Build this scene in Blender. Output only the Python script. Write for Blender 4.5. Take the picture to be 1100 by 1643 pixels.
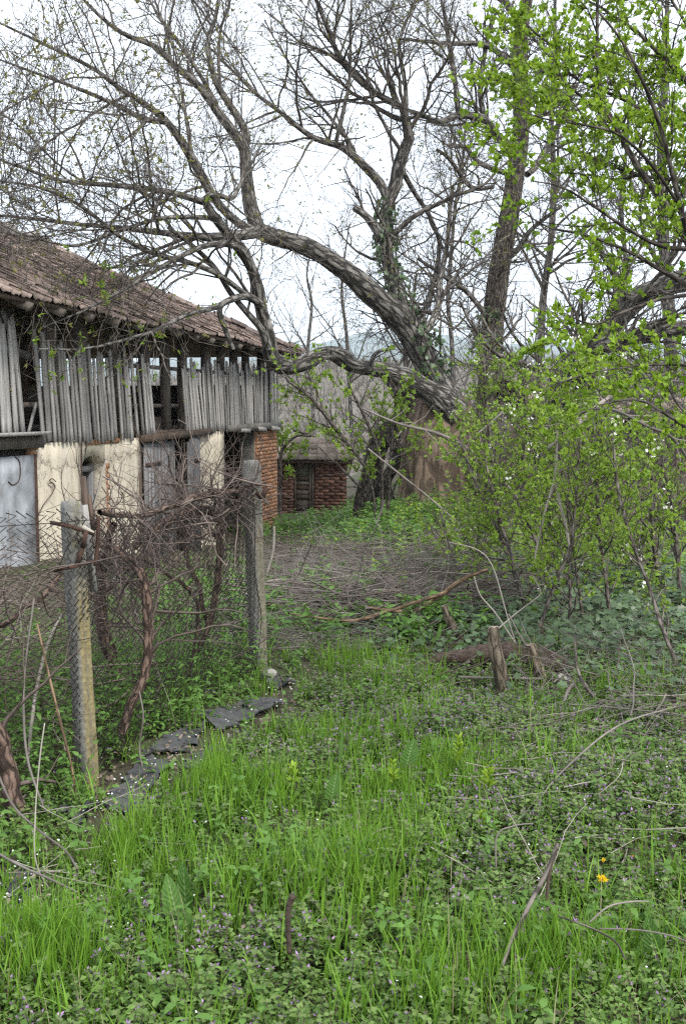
import bpy, math, random
import numpy as np
from mathutils import Vector, Matrix

for o in list(bpy.data.objects):
    bpy.data.objects.remove(o)
SC = bpy.context.scene
COL = SC.collection
random.seed(11)
RNG = np.random.default_rng(11)

# ------------------------------------------------------------------ camera
FPX, PW, PH, HOR, EYE = 1671.0, 1100.0, 1643.0, 656.0, 1.6
PITCH = math.atan((PH / 2 - HOR) / FPX)
CP, SP = math.cos(PITCH), math.sin(PITCH)
cam_d = bpy.data.cameras.new('camera')
cam_d.sensor_fit = 'VERTICAL'
cam_d.sensor_height = 24.0
cam_d.lens = 24.0 * FPX / PH
cam_d.clip_start = 0.05
cam_d.clip_end = 20000
cam = bpy.data.objects.new('camera', cam_d)
COL.objects.link(cam)
cam.location = (0, 0, EYE)
cam.rotation_euler = (math.pi / 2 - PITCH, 0, 0)
SC.camera = cam

# ------------------------------------------------------------------ sky and sun
SUN_EL, SUN_AZ = math.radians(48), math.radians(138)      # azimuth clockwise from +Y
world = bpy.data.worlds.new('World')
SC.world = world
world.use_nodes = True
wn = world.node_tree
wn.nodes.clear()
w_out = wn.nodes.new('ShaderNodeOutputWorld')
w_bg = wn.nodes.new('ShaderNodeBackground')
w_sky = wn.nodes.new('ShaderNodeTexSky')
w_sky.sky_type = 'NISHITA'
w_sky.sun_disc = False
w_sky.sun_elevation = SUN_EL
w_sky.sun_rotation = SUN_AZ
w_mix = wn.nodes.new('ShaderNodeMix')
w_mix.data_type = 'RGBA'
w_tc = wn.nodes.new('ShaderNodeTexCoord')
w_no = wn.nodes.new('ShaderNodeTexNoise')
w_no.inputs['Scale'].default_value = 2.2
w_no.inputs['Detail'].default_value = 6
w_mr = wn.nodes.new('ShaderNodeMapRange')
w_mr.inputs[1].default_value = 0.3
w_mr.inputs[2].default_value = 0.75
w_mr.inputs[3].default_value = 0.78
w_mr.inputs[4].default_value = 0.97
wn.links.new(w_tc.outputs['Generated'], w_no.inputs['Vector'])
wn.links.new(w_no.outputs['Fac'], w_mr.inputs[0])
wn.links.new(w_mr.outputs[0], w_mix.inputs[0])
wn.links.new(w_sky.outputs[0], w_mix.inputs[6])
w_mix.inputs[7].default_value = (7.4, 7.9, 8.5, 1)          # thin bright overcast
wn.links.new(w_mix.outputs[2], w_bg.inputs[0])
w_bg.inputs[1].default_value = 0.12
wn.links.new(w_bg.outputs[0], w_out.inputs[0])

sun_d = bpy.data.lights.new('sun', 'SUN')
sun_d.energy = 1.9
sun_d.angle = math.radians(14)
sun_d.color = (1.0, 0.965, 0.91)
sun = bpy.data.objects.new('sun', sun_d)
COL.objects.link(sun)
sv = Vector((math.sin(SUN_AZ) * math.cos(SUN_EL), math.cos(SUN_AZ) * math.cos(SUN_EL), math.sin(SUN_EL)))
sun.rotation_euler = sv.to_track_quat('Z', 'Y').to_euler()
sun.location = (8, -8, 20)

SC.view_settings.view_transform = 'Standard'
SC.view_settings.look = 'None'
SC.view_settings.gamma = 1
SC.view_settings.use_curve_mapping = False
SC.view_settings.exposure = 1.1
SC.render.engine = 'CYCLES'
SC.cycles.max_bounces = 6
SC.cycles.diffuse_bounces = 3
SC.cycles.glossy_bounces = 2
SC.cycles.transmission_bounces = 4
SC.cycles.transparent_max_bounces = 8
SC.cycles.volume_bounces = 1
SC.cycles.use_denoising = False
SC.cycles.filter_width = 1.3

# ------------------------------------------------------------------ placement helpers
def ray(px, py):
    x = (px - PW / 2) / FPX
    y = -(py - PH / 2) / FPX
    return np.array([x, CP + y * SP, -SP + y * CP])

def P(px, py, Y):
    """World point at forward distance Y that the photograph shows at (px, py)."""
    d = ray(px, py)
    return d * (Y / d[1]) + np.array([0, 0, EYE])

def sstep(a, b, x):
    t = np.clip((np.asarray(x, float) - a) / (b - a), 0, 1)
    return t * t * (3 - 2 * t)

def gz(x, y):
    """Height of the ground."""
    x = np.asarray(x, float)
    y = np.asarray(y, float)
    side = 1 - 0.92 * sstep(-0.7, 1.9, x)
    z = -1.02 * sstep(8.0, 21.5, y) * side
    z = z - 2.2 * sstep(30, 70, y) - 0.6 * sstep(8, 25, -x) * sstep(5, 30, y)
    n = 0.028 * np.sin(1.7 * x + 0.6) * np.cos(1.3 * y + 1.1) + 0.018 * np.sin(4.1 * x + 2.3 * y) + 0.014 * np.cos(5.3 * y - 3.1 * x + 1)
    n = n + 0.008 * np.sin(11 * x + 3) * np.sin(9 * y)
    return z + n * (1 + 0.6 * sstep(5, 20, y))

def G(px, py, lift=0.0):
    """Ground point seen at (px, py)."""
    d = ray(px, py)
    t0 = 1.0
    for t in np.linspace(1.5, 60, 1200):
        p = d * t
        if EYE + p[2] <= gz(p[0], p[1]):
            break
        t0 = t
    lo, hi = t0, t
    for _ in range(20):
        m = 0.5 * (lo + hi)
        p = d * m
        if EYE + p[2] <= gz(p[0], p[1]):
            hi = m
        else:
            lo = m
    p = d * hi
    return np.array([p[0], p[1], float(gz(p[0], p[1])) + lift])

def rot_z(a):
    return Matrix.Rotation(a, 4, 'Z')

# ------------------------------------------------------------------ geometry helpers
def norm(v):
    return v / np.maximum(np.linalg.norm(v, axis=-1, keepdims=True), 1e-9)

class Geo:
    """Collects vertices, quads and triangles and builds ONE mesh."""
    def __init__(s):
        s.v, s.q, s.t, s.a, s.n = [], [], [], [], 0

    def add(s, v, q=None, t=None, a=None):
        v = np.asarray(v, float).reshape(-1, 3)
        if a is None:
            a = np.zeros_like(v)
        s.v.append(v)
        s.a.append(np.asarray(a, float).reshape(-1, 3))
        if q is not None and len(q):
            s.q.append(np.asarray(q, np.int64).reshape(-1, 4) + s.n)
        if t is not None and len(t):
            s.t.append(np.asarray(t, np.int64).reshape(-1, 3) + s.n)
        s.n += len(v)

    def box(s, x0, x1, y0, y1, z0, z1, jit=0.0):
        v = np.array([[x, y, z] for z in (z0, z1) for y in (y0, y1) for x in (x0, x1)], float)
        if jit:
            v += RNG.uniform(-jit, jit, v.shape)
        s.add(v, [[0, 2, 3, 1], [4, 5, 7, 6], [0, 1, 5, 4], [2, 6, 7, 3], [0, 4, 6, 2], [1, 3, 7, 5]])

    def bar(s, a, b, w, h, up=(0, 0, 1), jit=0.0):
        """A squared timber from a to b."""
        a = np.asarray(a, float); b = np.asarray(b, float)
        d = norm(b - a)
        sd = np.cross(d, np.asarray(up, float))
        if np.linalg.norm(sd) < 1e-4:
            sd = np.cross(d, np.array([1.0, 0, 0]))
        sd = norm(sd); u = np.cross(sd, d)
        v = []
        for p in (a, b):
            for i, j in ((-1, -1), (1, -1), (1, 1), (-1, 1)):
                v.append(p + sd * w / 2 * i + u * h / 2 * j)
        v = np.array(v)
        if jit:
            v += RNG.uniform(-jit, jit, v.shape)
        s.add(v, [[0, 3, 2, 1], [4, 5, 6, 7], [0, 1, 5, 4], [1, 2, 6, 5], [2, 3, 7, 6], [3, 0, 4, 7]])

    def mesh(s, name, smooth=False):
        me = bpy.data.meshes.new(name)
        v = np.concatenate(s.v)
        q = np.concatenate(s.q) if s.q else np.zeros((0, 4), np.int64)
        t = np.concatenate(s.t) if s.t else np.zeros((0, 3), np.int64)
        nq, nt_ = len(q), len(t)
        me.vertices.add(len(v))
        me.vertices.foreach_set('co', v.ravel().astype(np.float32))
        me.loops.add(nq * 4 + nt_ * 3)
        me.loops.foreach_set('vertex_index', np.concatenate([q.ravel(), t.ravel()]).astype(np.int32))
        me.polygons.add(nq + nt_)
        st = np.concatenate([np.arange(nq) * 4, nq * 4 + np.arange(nt_) * 3]).astype(np.int32)
        me.polygons.foreach_set('loop_start', st)
        if smooth:
            me.polygons.foreach_set('use_smooth', np.ones(nq + nt_, bool))
        at = me.attributes.new('att', 'FLOAT_VECTOR', 'POINT')
        at.data.foreach_set('vector', np.concatenate(s.a).ravel().astype(np.float32))
        me.update(calc_edges=True)
        return me

    def build(s, name, m, parent=None, smooth=False, kind=None):
        me = s.mesh(name, smooth)
        me.materials.append(m)
        return link(name, me, parent, kind)

def link(name, me, parent=None, kind=None):
    o = bpy.data.objects.new(name, me)
    COL.objects.link(o)
    if parent is not None:
        o.parent = parent
    if kind:
        o['kind'] = kind
    return o

def tag(o, label, cat, group=None, kind=None):
    o['label'] = label
    o['category'] = cat
    if group:
        o['group'] = group
    if kind:
        o['kind'] = kind
    return o

def empty(name, loc, label, cat, rz=0.0, group=None):
    o = bpy.data.objects.new(name, None)
    COL.objects.link(o)
    o.location = tuple(float(c) for c in loc)
    o.rotation_euler = (0, 0, rz)
    o.empty_display_size = 0.1
    return tag(o, label, cat, group)

def shift(geo_pts, o):
    return np.asarray(geo_pts, float) - np.array(o.location)

def tubes(g, pts, rad, s=3, ref=None, cap=False, rough=0.0, tint=None, lump=0.0):
    """A batch of tapered tubes: pts (T,n,3), rad (T,n)."""
    pts = np.asarray(pts, float)
    rad = np.asarray(rad, float)
    if pts.ndim == 2:
        pts, rad = pts[None], rad[None]
    T, n, _ = pts.shape
    tan = np.gradient(pts, axis=1)
    tan = norm(tan)
    if ref is None:
        d = norm(pts[:, -1] - pts[:, 0])
        ax = np.argmin(np.abs(d), axis=1)
        ref = np.eye(3)[ax]
    else:
        ref = np.broadcast_to(np.asarray(ref, float), (T, 3))
    r3 = ref[:, None, :]
    nx = norm(r3 - (r3 * tan).sum(-1, keepdims=True) * tan)
    ny = np.cross(tan, nx)
    th = np.arange(s) * 2 * np.pi / s
    seg = np.linalg.norm(np.diff(pts, axis=1), axis=-1)
    L = np.concatenate([np.zeros((T, 1)), np.cumsum(seg, axis=1)], axis=1)
    R = np.repeat(rad[:, :, None], s, axis=2)
    if rough:
        ph = RNG.uniform(0, 6.28, (T, 1, 1, 8))
        tt = th[None, None, :]
        ll = L[:, :, None]
        m = (0.30 * np.sin(2 * tt + 0.7 * ll / 0.5 + ph[..., 0]) + 0.25 * np.sin(3 * tt - 1.1 * ll / 0.5 + ph[..., 1])
             + 0.25 * np.sin(5 * tt + 2.3 * ll / 0.5 + ph[..., 2]) + 0.25 * np.sin(7 * tt + 1.0 * ll / 0.5 + ph[..., 3])
             + 0.20 * np.sin(11 * tt - 0.8 * ll / 0.5 + ph[..., 4]) + 0.3 * np.sin(5.0 * ll + ph[..., 5]))
        R = R * (1 + rough * m + RNG.uniform(-rough, rough, m.shape) * 0.35)
    if lump:
        R = R * (1 + lump * np.sin(L[:, :, None] * 9 + RNG.uniform(0, 6, (T, 1, 1))))
    c, sn = np.cos(th)[None, None, :, None], np.sin(th)[None, None, :, None]
    v = pts[:, :, None, :] + R[..., None] * (nx[:, :, None, :] * c + ny[:, :, None, :] * sn)
    a = np.empty_like(v)
    a[..., 0] = rad[:, :, None] * np.cos(th)
    a[..., 1] = rad[:, :, None] * np.sin(th)
    a[..., 2] = L[:, :, None] + (np.arange(T) * 3.7)[:, None, None]
    base = (np.arange(T) * n * s)[:, None, None]
    i = np.arange(n - 1)[None, :, None] * s
    j = np.arange(s)[None, None, :]
    k = (np.arange(s) + 1) % s
    k = k[None, None, :]
    q = np.stack([base + i + j, base + i + k, base + i + s + k, base + i + s + j], -1).reshape(-1, 4)
    vv = v.reshape(-1, 3)
    aa = a.reshape(-1, 3)
    tr = None
    if cap:
        ce = np.concatenate([pts[:, 0], pts[:, -1]])
        off = T * n * s
        tr = []
        for t in range(T):
            b0 = t * n * s
            b1 = b0 + (n - 1) * s
            for jj in range(s):
                tr.append([off + t, b0 + (jj + 1) % s, b0 + jj])
                tr.append([off + T + t, b1 + jj, b1 + (jj + 1) % s])
        vv = np.concatenate([vv, ce])
        aa = np.concatenate([aa, np.full((2 * T, 3), 0.02)])
    g.add(vv, q, tr, aa)

def catmull(p, n):
    """Smooth resample of control rows p (k, c) to n rows."""
    p = np.asarray(p, float)
    k = len(p)
    if k == 2:
        return p[0] + (p[1] - p[0]) * np.linspace(0, 1, n)[:, None]
    e = np.concatenate([[2 * p[0] - p[1]], p, [2 * p[-1] - p[-2]]])
    u = np.linspace(0, k - 1 - 1e-9, n)
    i = u.astype(int)
    t = (u - i)[:, None]
    a, b, c, d = e[i], e[i + 1], e[i + 2], e[i + 3]
    return 0.5 * (2 * b + (c - a) * t + (2 * a - 5 * b + 4 * c - d) * t ** 2 + (3 * b - a - 3 * c + d) * t ** 3)

def path_px(rows, n=20, Y=None):
    """rows of (px, py, width_px[, Y]) -> points and radii in metres."""
    pts, rad = [], []
    for r in rows:
        y = r[3] if len(r) > 3 else Y
        pts.append(P(r[0], r[1], y))
        rad.append(r[2] * 0.5 * y / FPX)
    c = catmull(np.column_stack([np.array(pts), np.array(rad)]), 12 * len(rows))
    L = np.concatenate([[0], np.cumsum(np.linalg.norm(np.diff(c[:, :3], axis=0), axis=1))])
    u = np.linspace(0, L[-1], n)
    c = np.column_stack([np.interp(u, L, c[:, k]) for k in range(4)])
    return c[:, :3], np.maximum(c[:, 3], 0.0015)

def spawn(pts, rad, N, s_rng, len_rng, ang_rng, n=5, rr=0.5, rmin=0.0015, up=0.0, wig=0.12, tip=0.25, bias=None, taper_len=0.5):
    """N child branches growing off a batch of parent polylines."""
    T, m, _ = pts.shape
    L = np.linalg.norm(np.diff(pts, axis=1), axis=-1).sum(1)
    idx = RNG.choice(T, N, p=L / L.sum())
    s = RNG.uniform(s_rng[0], s_rng[1], N)
    f = np.minimum(s * (m - 1), m - 1.001)
    i = f.astype(int)
    t = (f - i)[:, None]
    pos = pts[idx, i] * (1 - t) + pts[idx, i + 1] * t
    d = norm(pts[idx, i + 1] - pts[idx, i])
    r0 = rad[idx, i] * (1 - t[:, 0]) + rad[idx, i + 1] * t[:, 0]
    pe = norm(np.cross(d, RNG.normal(size=(N, 3))))
    a = np.radians(RNG.uniform(ang_rng[0], ang_rng[1], N))[:, None]
    dr = d * np.cos(a) + pe * np.sin(a)
    if bias is not None:
        dr = dr + np.asarray(bias)
    dr = norm(dr)
    ln = RNG.uniform(len_rng[0], len_rng[1], N) * (1 - taper_len * s)
    st = (ln / (n - 1))[:, None]
    out = np.empty((N, n, 3))
    out[:, 0] = pos
    for k in range(1, n):
        dr = norm(dr + RNG.normal(size=(N, 3)) * wig + np.array([0, 0, up]))
        out[:, k] = out[:, k - 1] + dr * st
    rb = np.clip(r0 * rr * RNG.uniform(0.7, 1.1, N), rmin, None)
    rb = np.minimum(rb, np.maximum(ln * 0.022, rmin))
    R = rb[:, None] * np.linspace(1, tip, n)[None, :]
    return out, np.maximum(R, rmin * 0.6)

def leaves(g, pos, d, size, wr=0.55, fold=0.15, tint=None, extra=None, kind='oval', droop=0.12, up=None):
    """A batch of leaf blades. att = (tint, along, extra)."""
    N = len(pos)
    if N == 0:
        return
    d = norm(d)
    if up is None:
        rv = RNG.normal(size=(N, 3))
    else:
        rv = np.asarray(up) + RNG.normal(size=(N, 3)) * 0.35
    sd = norm(np.cross(d, rv))
    nm = np.cross(sd, d)
    size = np.broadcast_to(np.asarray(size, float), (N,))[:, None]
    if tint is None:
        tint = RNG.uniform(0, 1, N)
    if extra is None:
        extra = np.zeros(N)
    if kind == 'diamond':
        prof = [(0, 0, 0), (.45, -.5, 1), (.45, .5, 1), (1, 0, 0)]
        tri = [[0, 2, 3], [0, 3, 1]]
    elif kind == 'oval':
        prof = [(0, 0, 0), (.3, -.48, 1), (.3, .48, 1), (.7, -.38, .9), (.7, .38, .9), (1, 0, 0)]
        tri = [[0, 2, 1], [1, 2, 4], [1, 4, 3], [3, 4, 5]]
    elif kind == 'lobed':
        prof = [(.35, 0, -.4), (0, 0, 0), (.05, .45, .6), (.38, .3, .2), (.5, .62, .6), (.66, .26, .2), (1, 0, .3), (.66, -.26, .2), (.5, -.62, .6), (.38, -.3, .2), (.05, -.45, .6)]
        tri = [[0, i, i + 1] for i in range(1, 10)] + [[0, 10, 1]]
    elif kind == 'petal':
        prof = [(0, -.25, 0), (0, .25, 0), (1, .5, .4), (1, -.5, .4)]
        tri = [[0, 1, 2], [0, 2, 3]]
    K = len(prof)
    v = np.empty((N, K, 3))
    a = np.empty((N, K, 3))
    for k, (al, sw, fo) in enumerate(prof):
        v[:, k] = pos + d * size * al + sd * size * wr * sw + nm * size * (fold * fo * (1 if kind != 'x' else 0) - droop * al * al)
        a[:, k, 0] = tint
        a[:, k, 1] = al
        a[:, k, 2] = extra
    tr = (np.arange(N)[:, None, None] * K + np.array(tri)[None]).reshape(-1, 3)
    g.add(v, None, tr, a)

def strips(g, pts, wid, sd, tint):
    """Ribbons (grass blades): pts (N,n,3), wid (N,n), sd (N,3)."""
    N, n, _ = pts.shape
    l = pts - sd[:, None] * wid[..., None] / 2
    r = pts + sd[:, None] * wid[..., None] / 2
    v = np.stack([l, r], 2)
    a = np.zeros((N, n, 2, 3))
    a[..., 0] = tint[:, None, None]
    a[..., 1] = np.linspace(0, 1, n)[None, :, None]
    b = (np.arange(N) * n * 2)[:, None]
    i = np.arange(n - 1)[None] * 2
    q = np.stack([b + i, b + i + 1, b + i + 3, b + i + 2], -1).reshape(-1, 4)
    g.add(v, q, None, a)

# ------------------------------------------------------------------ materials
def nt_of(name):
    m = bpy.data.materials.new(name)
    m.use_nodes = True
    nt = m.node_tree
    b = nt.nodes['Principled BSDF']
    b.inputs['Specular IOR Level'].default_value = 0.25
    return m, nt, b

def nd(nt, typ, **kw):
    n = nt.nodes.new(typ)
    for k, v in kw.items():
        if hasattr(n, k):
            setattr(n, k, v)
        else:
            n.inputs[k.replace('_', ' ')].default_value = v
    return n

def ramp(nt, fac, stops):
    r = nt.nodes.new('ShaderNodeValToRGB')
    el = r.color_ramp.elements
    while len(el) < len(stops):
        el.new(0.5)
    for e, (p, c) in zip(el, stops):
        e.position = p
        e.color = (c[0], c[1], c[2], 1)
    nt.links.new(fac, r.inputs[0])
    return r.outputs[0]

def mapped(nt, out, scale, rand=False):
    mp = nt.nodes.new('ShaderNodeMapping')
    mp.inputs['Scale'].default_value = scale
    nt.links.new(out, mp.inputs[0])
    if rand:
        oi = nt.nodes.new('ShaderNodeObjectInfo')
        ml = nt.nodes.new('ShaderNodeMath')
        ml.operation = 'MULTIPLY'
        ml.inputs[1].default_value = 37.0
        nt.links.new(oi.outputs['Random'], ml.inputs[0])
        cb = nt.nodes.new('ShaderNodeCombineXYZ')
        for k in range(3):
            nt.links.new(ml.outputs[0], cb.inputs[k])
        nt.links.new(cb.outputs[0], mp.inputs['Location'])
    return mp.outputs[0]

def noise(nt, vec, scale=5.0, detail=5.0, rough=0.6):
    n = nt.nodes.new('ShaderNodeTexNoise')
    n.inputs['Scale'].default_value = scale
    n.inputs['Detail'].default_value = detail
    n.inputs['Roughness'].default_value = rough
    if vec is not None:
        nt.links.new(vec, n.inputs['Vector'])
    return n.outputs['Fac']

def mixc(nt, fac, a, b, mode='MIX'):
    m = nt.nodes.new('ShaderNodeMix')
    m.data_type = 'RGBA'
    m.blend_type = mode
    for sock, val in ((0, fac), (6, a), (7, b)):
        if isinstance(val, (int, float)):
            m.inputs[sock].default_value = val
        elif isinstance(val, tuple):
            m.inputs[sock].default_value = (val[0], val[1], val[2], 1)
        else:
            nt.links.new(val, m.inputs[sock])
    return m.outputs[2]

def bump(nt, b, h, strength=0.4, dist=0.01):
    n = nt.nodes.new('ShaderNodeBump')
    n.inputs['Strength'].default_value = strength
    n.inputs['Distance'].default_value = dist
    nt.links.new(h, n.inputs['Height'])
    nt.links.new(n.outputs[0], b.inputs['Normal'])

def objrand(nt):
    return nt.nodes.new('ShaderNodeObjectInfo').outputs['Random']

def m_leaf(name, c0, c1, trans=0.35, purple=None, rough=0.55):
    """Leaf blades: colour between c0 and c1 by the leaf's own tint; att.z mixes towards purple."""
    m, nt, b = nt_of(name)
    at = nd(nt, 'ShaderNodeAttribute', attribute_name='att')
    sp = nt.nodes.new('ShaderNodeSeparateXYZ')
    nt.links.new(at.outputs['Vector'], sp.inputs[0])
    c = mixc(nt, sp.outputs[0], c0, c1)
    if purple:
        c = mixc(nt, sp.outputs[2], c, purple)
    nt.links.new(c, b.inputs['Base Color'])
    b.inputs['Roughness'].default_value = rough
    tr = nt.nodes.new('ShaderNodeBsdfTranslucent')
    c2 = mixc(nt, 1.0, c, (1.25, 1.2, 0.7), 'MULTIPLY')
    nt.links.new(c2, tr.inputs[0])
    mx = nt.nodes.new('ShaderNodeMixShader')
    mx.inputs[0].default_value = trans
    nt.links.new(b.outputs[0], mx.inputs[1])
    nt.links.new(tr.outputs[0], mx.inputs[2])
    nt.links.new(mx.outputs[0], nt.nodes['Material Output'].inputs[0])
    return m

def m_bark(name, dark, light, lichen=None, scale=1.0, ridge=0.03, lich_amt=0.62):
    """Bark: long furrows along the branch (att = cylinder coordinates in metres)."""
    m, nt, b = nt_of(name)
    at = nd(nt, 'ShaderNodeAttribute', attribute_name='att').outputs['Vector']
    v1 = mapped(nt, at, (20 * scale, 20 * scale, 6.5 * scale))
    fa = noise(nt, v1, 1.0, 7, 0.7)
    vo = nt.nodes.new('ShaderNodeTexVoronoi')
    vo.feature = 'DISTANCE_TO_EDGE'
    vo.inputs['Scale'].default_value = 1.0
    wv = nt.nodes.new('ShaderNodeVectorMath')
    wv.operation = 'MULTIPLY_ADD'
    wv.inputs[1].default_value = (1, 1, 1)
    cbn = nt.nodes.new('ShaderNodeCombineXYZ')
    for k_ in range(3):
        nt.links.new(fa, cbn.inputs[k_])
    nt.links.new(mapped(nt, at, (17 * scale, 17 * scale, 4.2 * scale)), wv.inputs[0])
    nt.links.new(cbn.outputs[0], wv.inputs[2])
    nt.links.new(wv.outputs[0], vo.inputs['Vector'])
    vm = nt.nodes.new('ShaderNodeMapRange')
    vm.inputs[1].default_value = 0.0
    vm.inputs[2].default_value = 0.22
    vm.inputs[3].default_value = -0.2
    vm.inputs[4].default_value = 0.05
    nt.links.new(vo.outputs['Distance'], vm.inputs[0])
    ad = nt.nodes.new('ShaderNodeMath')
    nt.links.new(fa, ad.inputs[0])
    nt.links.new(vm.outputs[0], ad.inputs[1])
    f1 = ad.outputs[0]
    v2 = mapped(nt, at, (3, 3, 2))
    f2 = noise(nt, v2, 1.0, 4)
    mid = tuple((x + y) / 2 for x, y in zip(dark, light))
    c = ramp(nt, f1, [(0.38, tuple(x * 0.4 for x in dark)), (0.49, mid), (0.62, light)])
    c = mixc(nt, f2, c, mixc(nt, 0.5, c, dark))
    if lichen:
        f3 = noise(nt, mapped(nt, at, (9, 9, 5)), 1.0, 5, 0.7)
        lm = nt.nodes.new('ShaderNodeMapRange')
        lm.inputs[1].default_value = lich_amt
        lm.inputs[2].default_value = lich_amt + 0.08
        nt.links.new(f3, lm.inputs[0])
        c = mixc(nt, lm.outputs[0], c, lichen)
    nt.links.new(c, b.inputs['Base Color'])
    b.inputs['Roughness'].default_value = 0.95
    bump(nt, b, f1, 0.9, ridge)
    return m

def m_plain(name, c0, c1, scale=8.0, stretch=(1, 1, 1), rough=0.9, bmp=0.3, dist=0.01, rand=True, rvar=0.0, coord='Object'):
    """Two-colour noise stuff in object space, varied from object to object."""
    m, nt, b = nt_of(name)
    tc = nt.nodes.new('ShaderNodeTexCoord').outputs[coord]
    v = mapped(nt, tc, stretch, rand)
    f = noise(nt, v, scale, 6, 0.65)
    c = ramp(nt, f, [(0.3, c0), (0.7, c1)])
    if rvar:
        r = objrand(nt)
        mr = nt.nodes.new('ShaderNodeMapRange')
        mr.inputs[3].default_value = 1 - rvar
        mr.inputs[4].default_value = 1 + rvar
        nt.links.new(r, mr.inputs[0])
        cb = nt.nodes.new('ShaderNodeCombineXYZ')
        for k in range(3):
            nt.links.new(mr.outputs[0], cb.inputs[k])
        c = mixc(nt, 1.0, c, cb.outputs[0], 'MULTIPLY')
    nt.links.new(c, b.inputs['Base Color'])
    b.inputs['Roughness'].default_value = rough
    if bmp:
        bump(nt, b, f, bmp, dist)
    return m

M = {}
M['slat'] = m_plain('weathered_lath', (0.17, 0.158, 0.15), (0.43, 0.41, 0.385), 3.0, (9, 9, 0.7), rvar=0.35, bmp=0.5, dist=0.004)
M['timber'] = m_plain('old_timber', (0.07, 0.058, 0.048), (0.19, 0.16, 0.135), 3.0, (7, 7, 1.2), rvar=0.3, bmp=0.5)
M['plank'] = m_plain('grey_door_plank', (0.10, 0.10, 0.105), (0.25, 0.24, 0.235), 3.0, (9, 9, 0.6), rvar=0.22, bmp=0.4, dist=0.004)
M['dark_wood'] = m_plain('dark_old_wood', (0.05, 0.036, 0.026), (0.14, 0.10, 0.075), 3.0, (8, 8, 1), rvar=0.25)
M['tile'] = m_plain('old_clay_tile', (0.14, 0.108, 0.092), (0.36, 0.275, 0.235), 5.0, (1, 1, 1), rvar=0.4, bmp=0.3)
M['brick'] = m_plain('orange_brick', (0.31, 0.15, 0.08), (0.50, 0.27, 0.155), 7.0, rvar=0.25, bmp=0.3)
M['brick_red'] = m_plain('dull_red_brick', (0.115, 0.06, 0.045), (0.235, 0.125, 0.088), 7.0, rvar=0.4, bmp=0.3)
M['mortar'] = m_plain('clay_mortar', (0.30, 0.19, 0.12), (0.46, 0.31, 0.20), 9.0, bmp=0.4)
M['mortar_dark'] = m_plain('dark_mortar', (0.07, 0.045, 0.035), (0.13, 0.09, 0.07), 9.0, bmp=0.4)
M['dark'] = m_plain('dark_walls_and_shade', (0.035, 0.03, 0.026), (0.075, 0.06, 0.05), 4.0, bmp=0.3)  # inner walls and shade sheets: interior darkness put into the colour
M['jamb'] = m_plain('grey_rough_render', (0.10, 0.098, 0.085), (0.20, 0.19, 0.165), 6.0, bmp=0.6, dist=0.02)
M['rust'] = m_plain('rusty_iron', (0.03, 0.019, 0.015), (0.085, 0.045, 0.032), 20.0, bmp=0.3)
M['wire'] = m_plain('rusty_wire', (0.016, 0.013, 0.012), (0.042, 0.033, 0.028), 30.0, bmp=0)
M['stick'] = m_plain('dry_twig', (0.095, 0.08, 0.07), (0.235, 0.205, 0.185), 6.0, rvar=0.3, bmp=0)
M['pale_stick'] = m_plain('bleached_stick', (0.20, 0.175, 0.15), (0.36, 0.325, 0.28), 6.0, rvar=0.2, bmp=0.2)
M['cane'] = m_plain('vine_cane', (0.058, 0.042, 0.036), (0.17, 0.132, 0.112), 6.0, rvar=0.3, bmp=0)
M['mud'] = m_plain('mud_brick', (0.15, 0.115, 0.085), (0.27, 0.215, 0.16), 5.0, bmp=0.7, dist=0.03)
M['felt'] = m_plain('black_roofing_felt', (0.04, 0.04, 0.042), (0.10, 0.098, 0.098), 14.0, rough=0.9, bmp=0.4)
M['stone'] = m_plain('pale_stone', (0.25, 0.23, 0.21), (0.48, 0.45, 0.42), 15.0, rvar=0.25, bmp=0.4)
M['cut'] = m_plain('cut_wood', (0.13, 0.105, 0.08), (0.25, 0.205, 0.155), 12.0, rvar=0.25, bmp=0.3)
M['vine'] = m_bark('shaggy_vine_bark', (0.07, 0.045, 0.035), (0.22, 0.15, 0.115), scale=2.5, ridge=0.012)
M['walnut'] = m_bark('walnut_bark', (0.095, 0.086, 0.077), (0.32, 0.30, 0.27), (0.24, 0.215, 0.06), 1.0, 0.05, 0.66)
M['big_bark'] = m_bark('furrowed_walnut_bark', (0.085, 0.077, 0.068), (0.34, 0.315, 0.28), (0.21, 0.20, 0.08), 0.62, 0.12, 0.64)
M['twig'] = m_bark('walnut_twig_bark', (0.085, 0.073, 0.062), (0.22, 0.195, 0.17), (0.26, 0.22, 0.05), 1.0, 0.004, 0.68)
M['bark2'] = m_bark('dark_bark', (0.06, 0.05, 0.04), (0.20, 0.17, 0.14), (0.14, 0.15, 0.06), 1.0, 0.05, 0.7)
M['bark3'] = m_bark('sapling_bark', (0.08, 0.065, 0.055), (0.22, 0.19, 0.165), None, 2.0, 0.006)
M['orange_bark'] = m_bark('peeled_branch', (0.15, 0.10, 0.062), (0.30, 0.20, 0.125), None, 1.5, 0.004)
M['bare_wood'] = m_bark('bare_trunk_wood', (0.17, 0.125, 0.09), (0.27, 0.20, 0.145), None, 0.3, 0.04)
M['stump'] = m_bark('stump_bark', (0.11, 0.085, 0.06), (0.28, 0.225, 0.165), (0.19, 0.16, 0.06), 1.5, 0.012, 0.58)
M['rot'] = m_plain('rotten_wood', (0.03, 0.021, 0.016), (0.10, 0.072, 0.055), 22.0, bmp=0.9, dist=0.03)
M['l_plum'] = m_leaf('plum_leaf', (0.12, 0.22, 0.018), (0.30, 0.43, 0.05), 0.45)
M['l_sap'] = m_leaf('sapling_leaf', (0.12, 0.215, 0.03), (0.31, 0.44, 0.07), 0.45)
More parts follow.
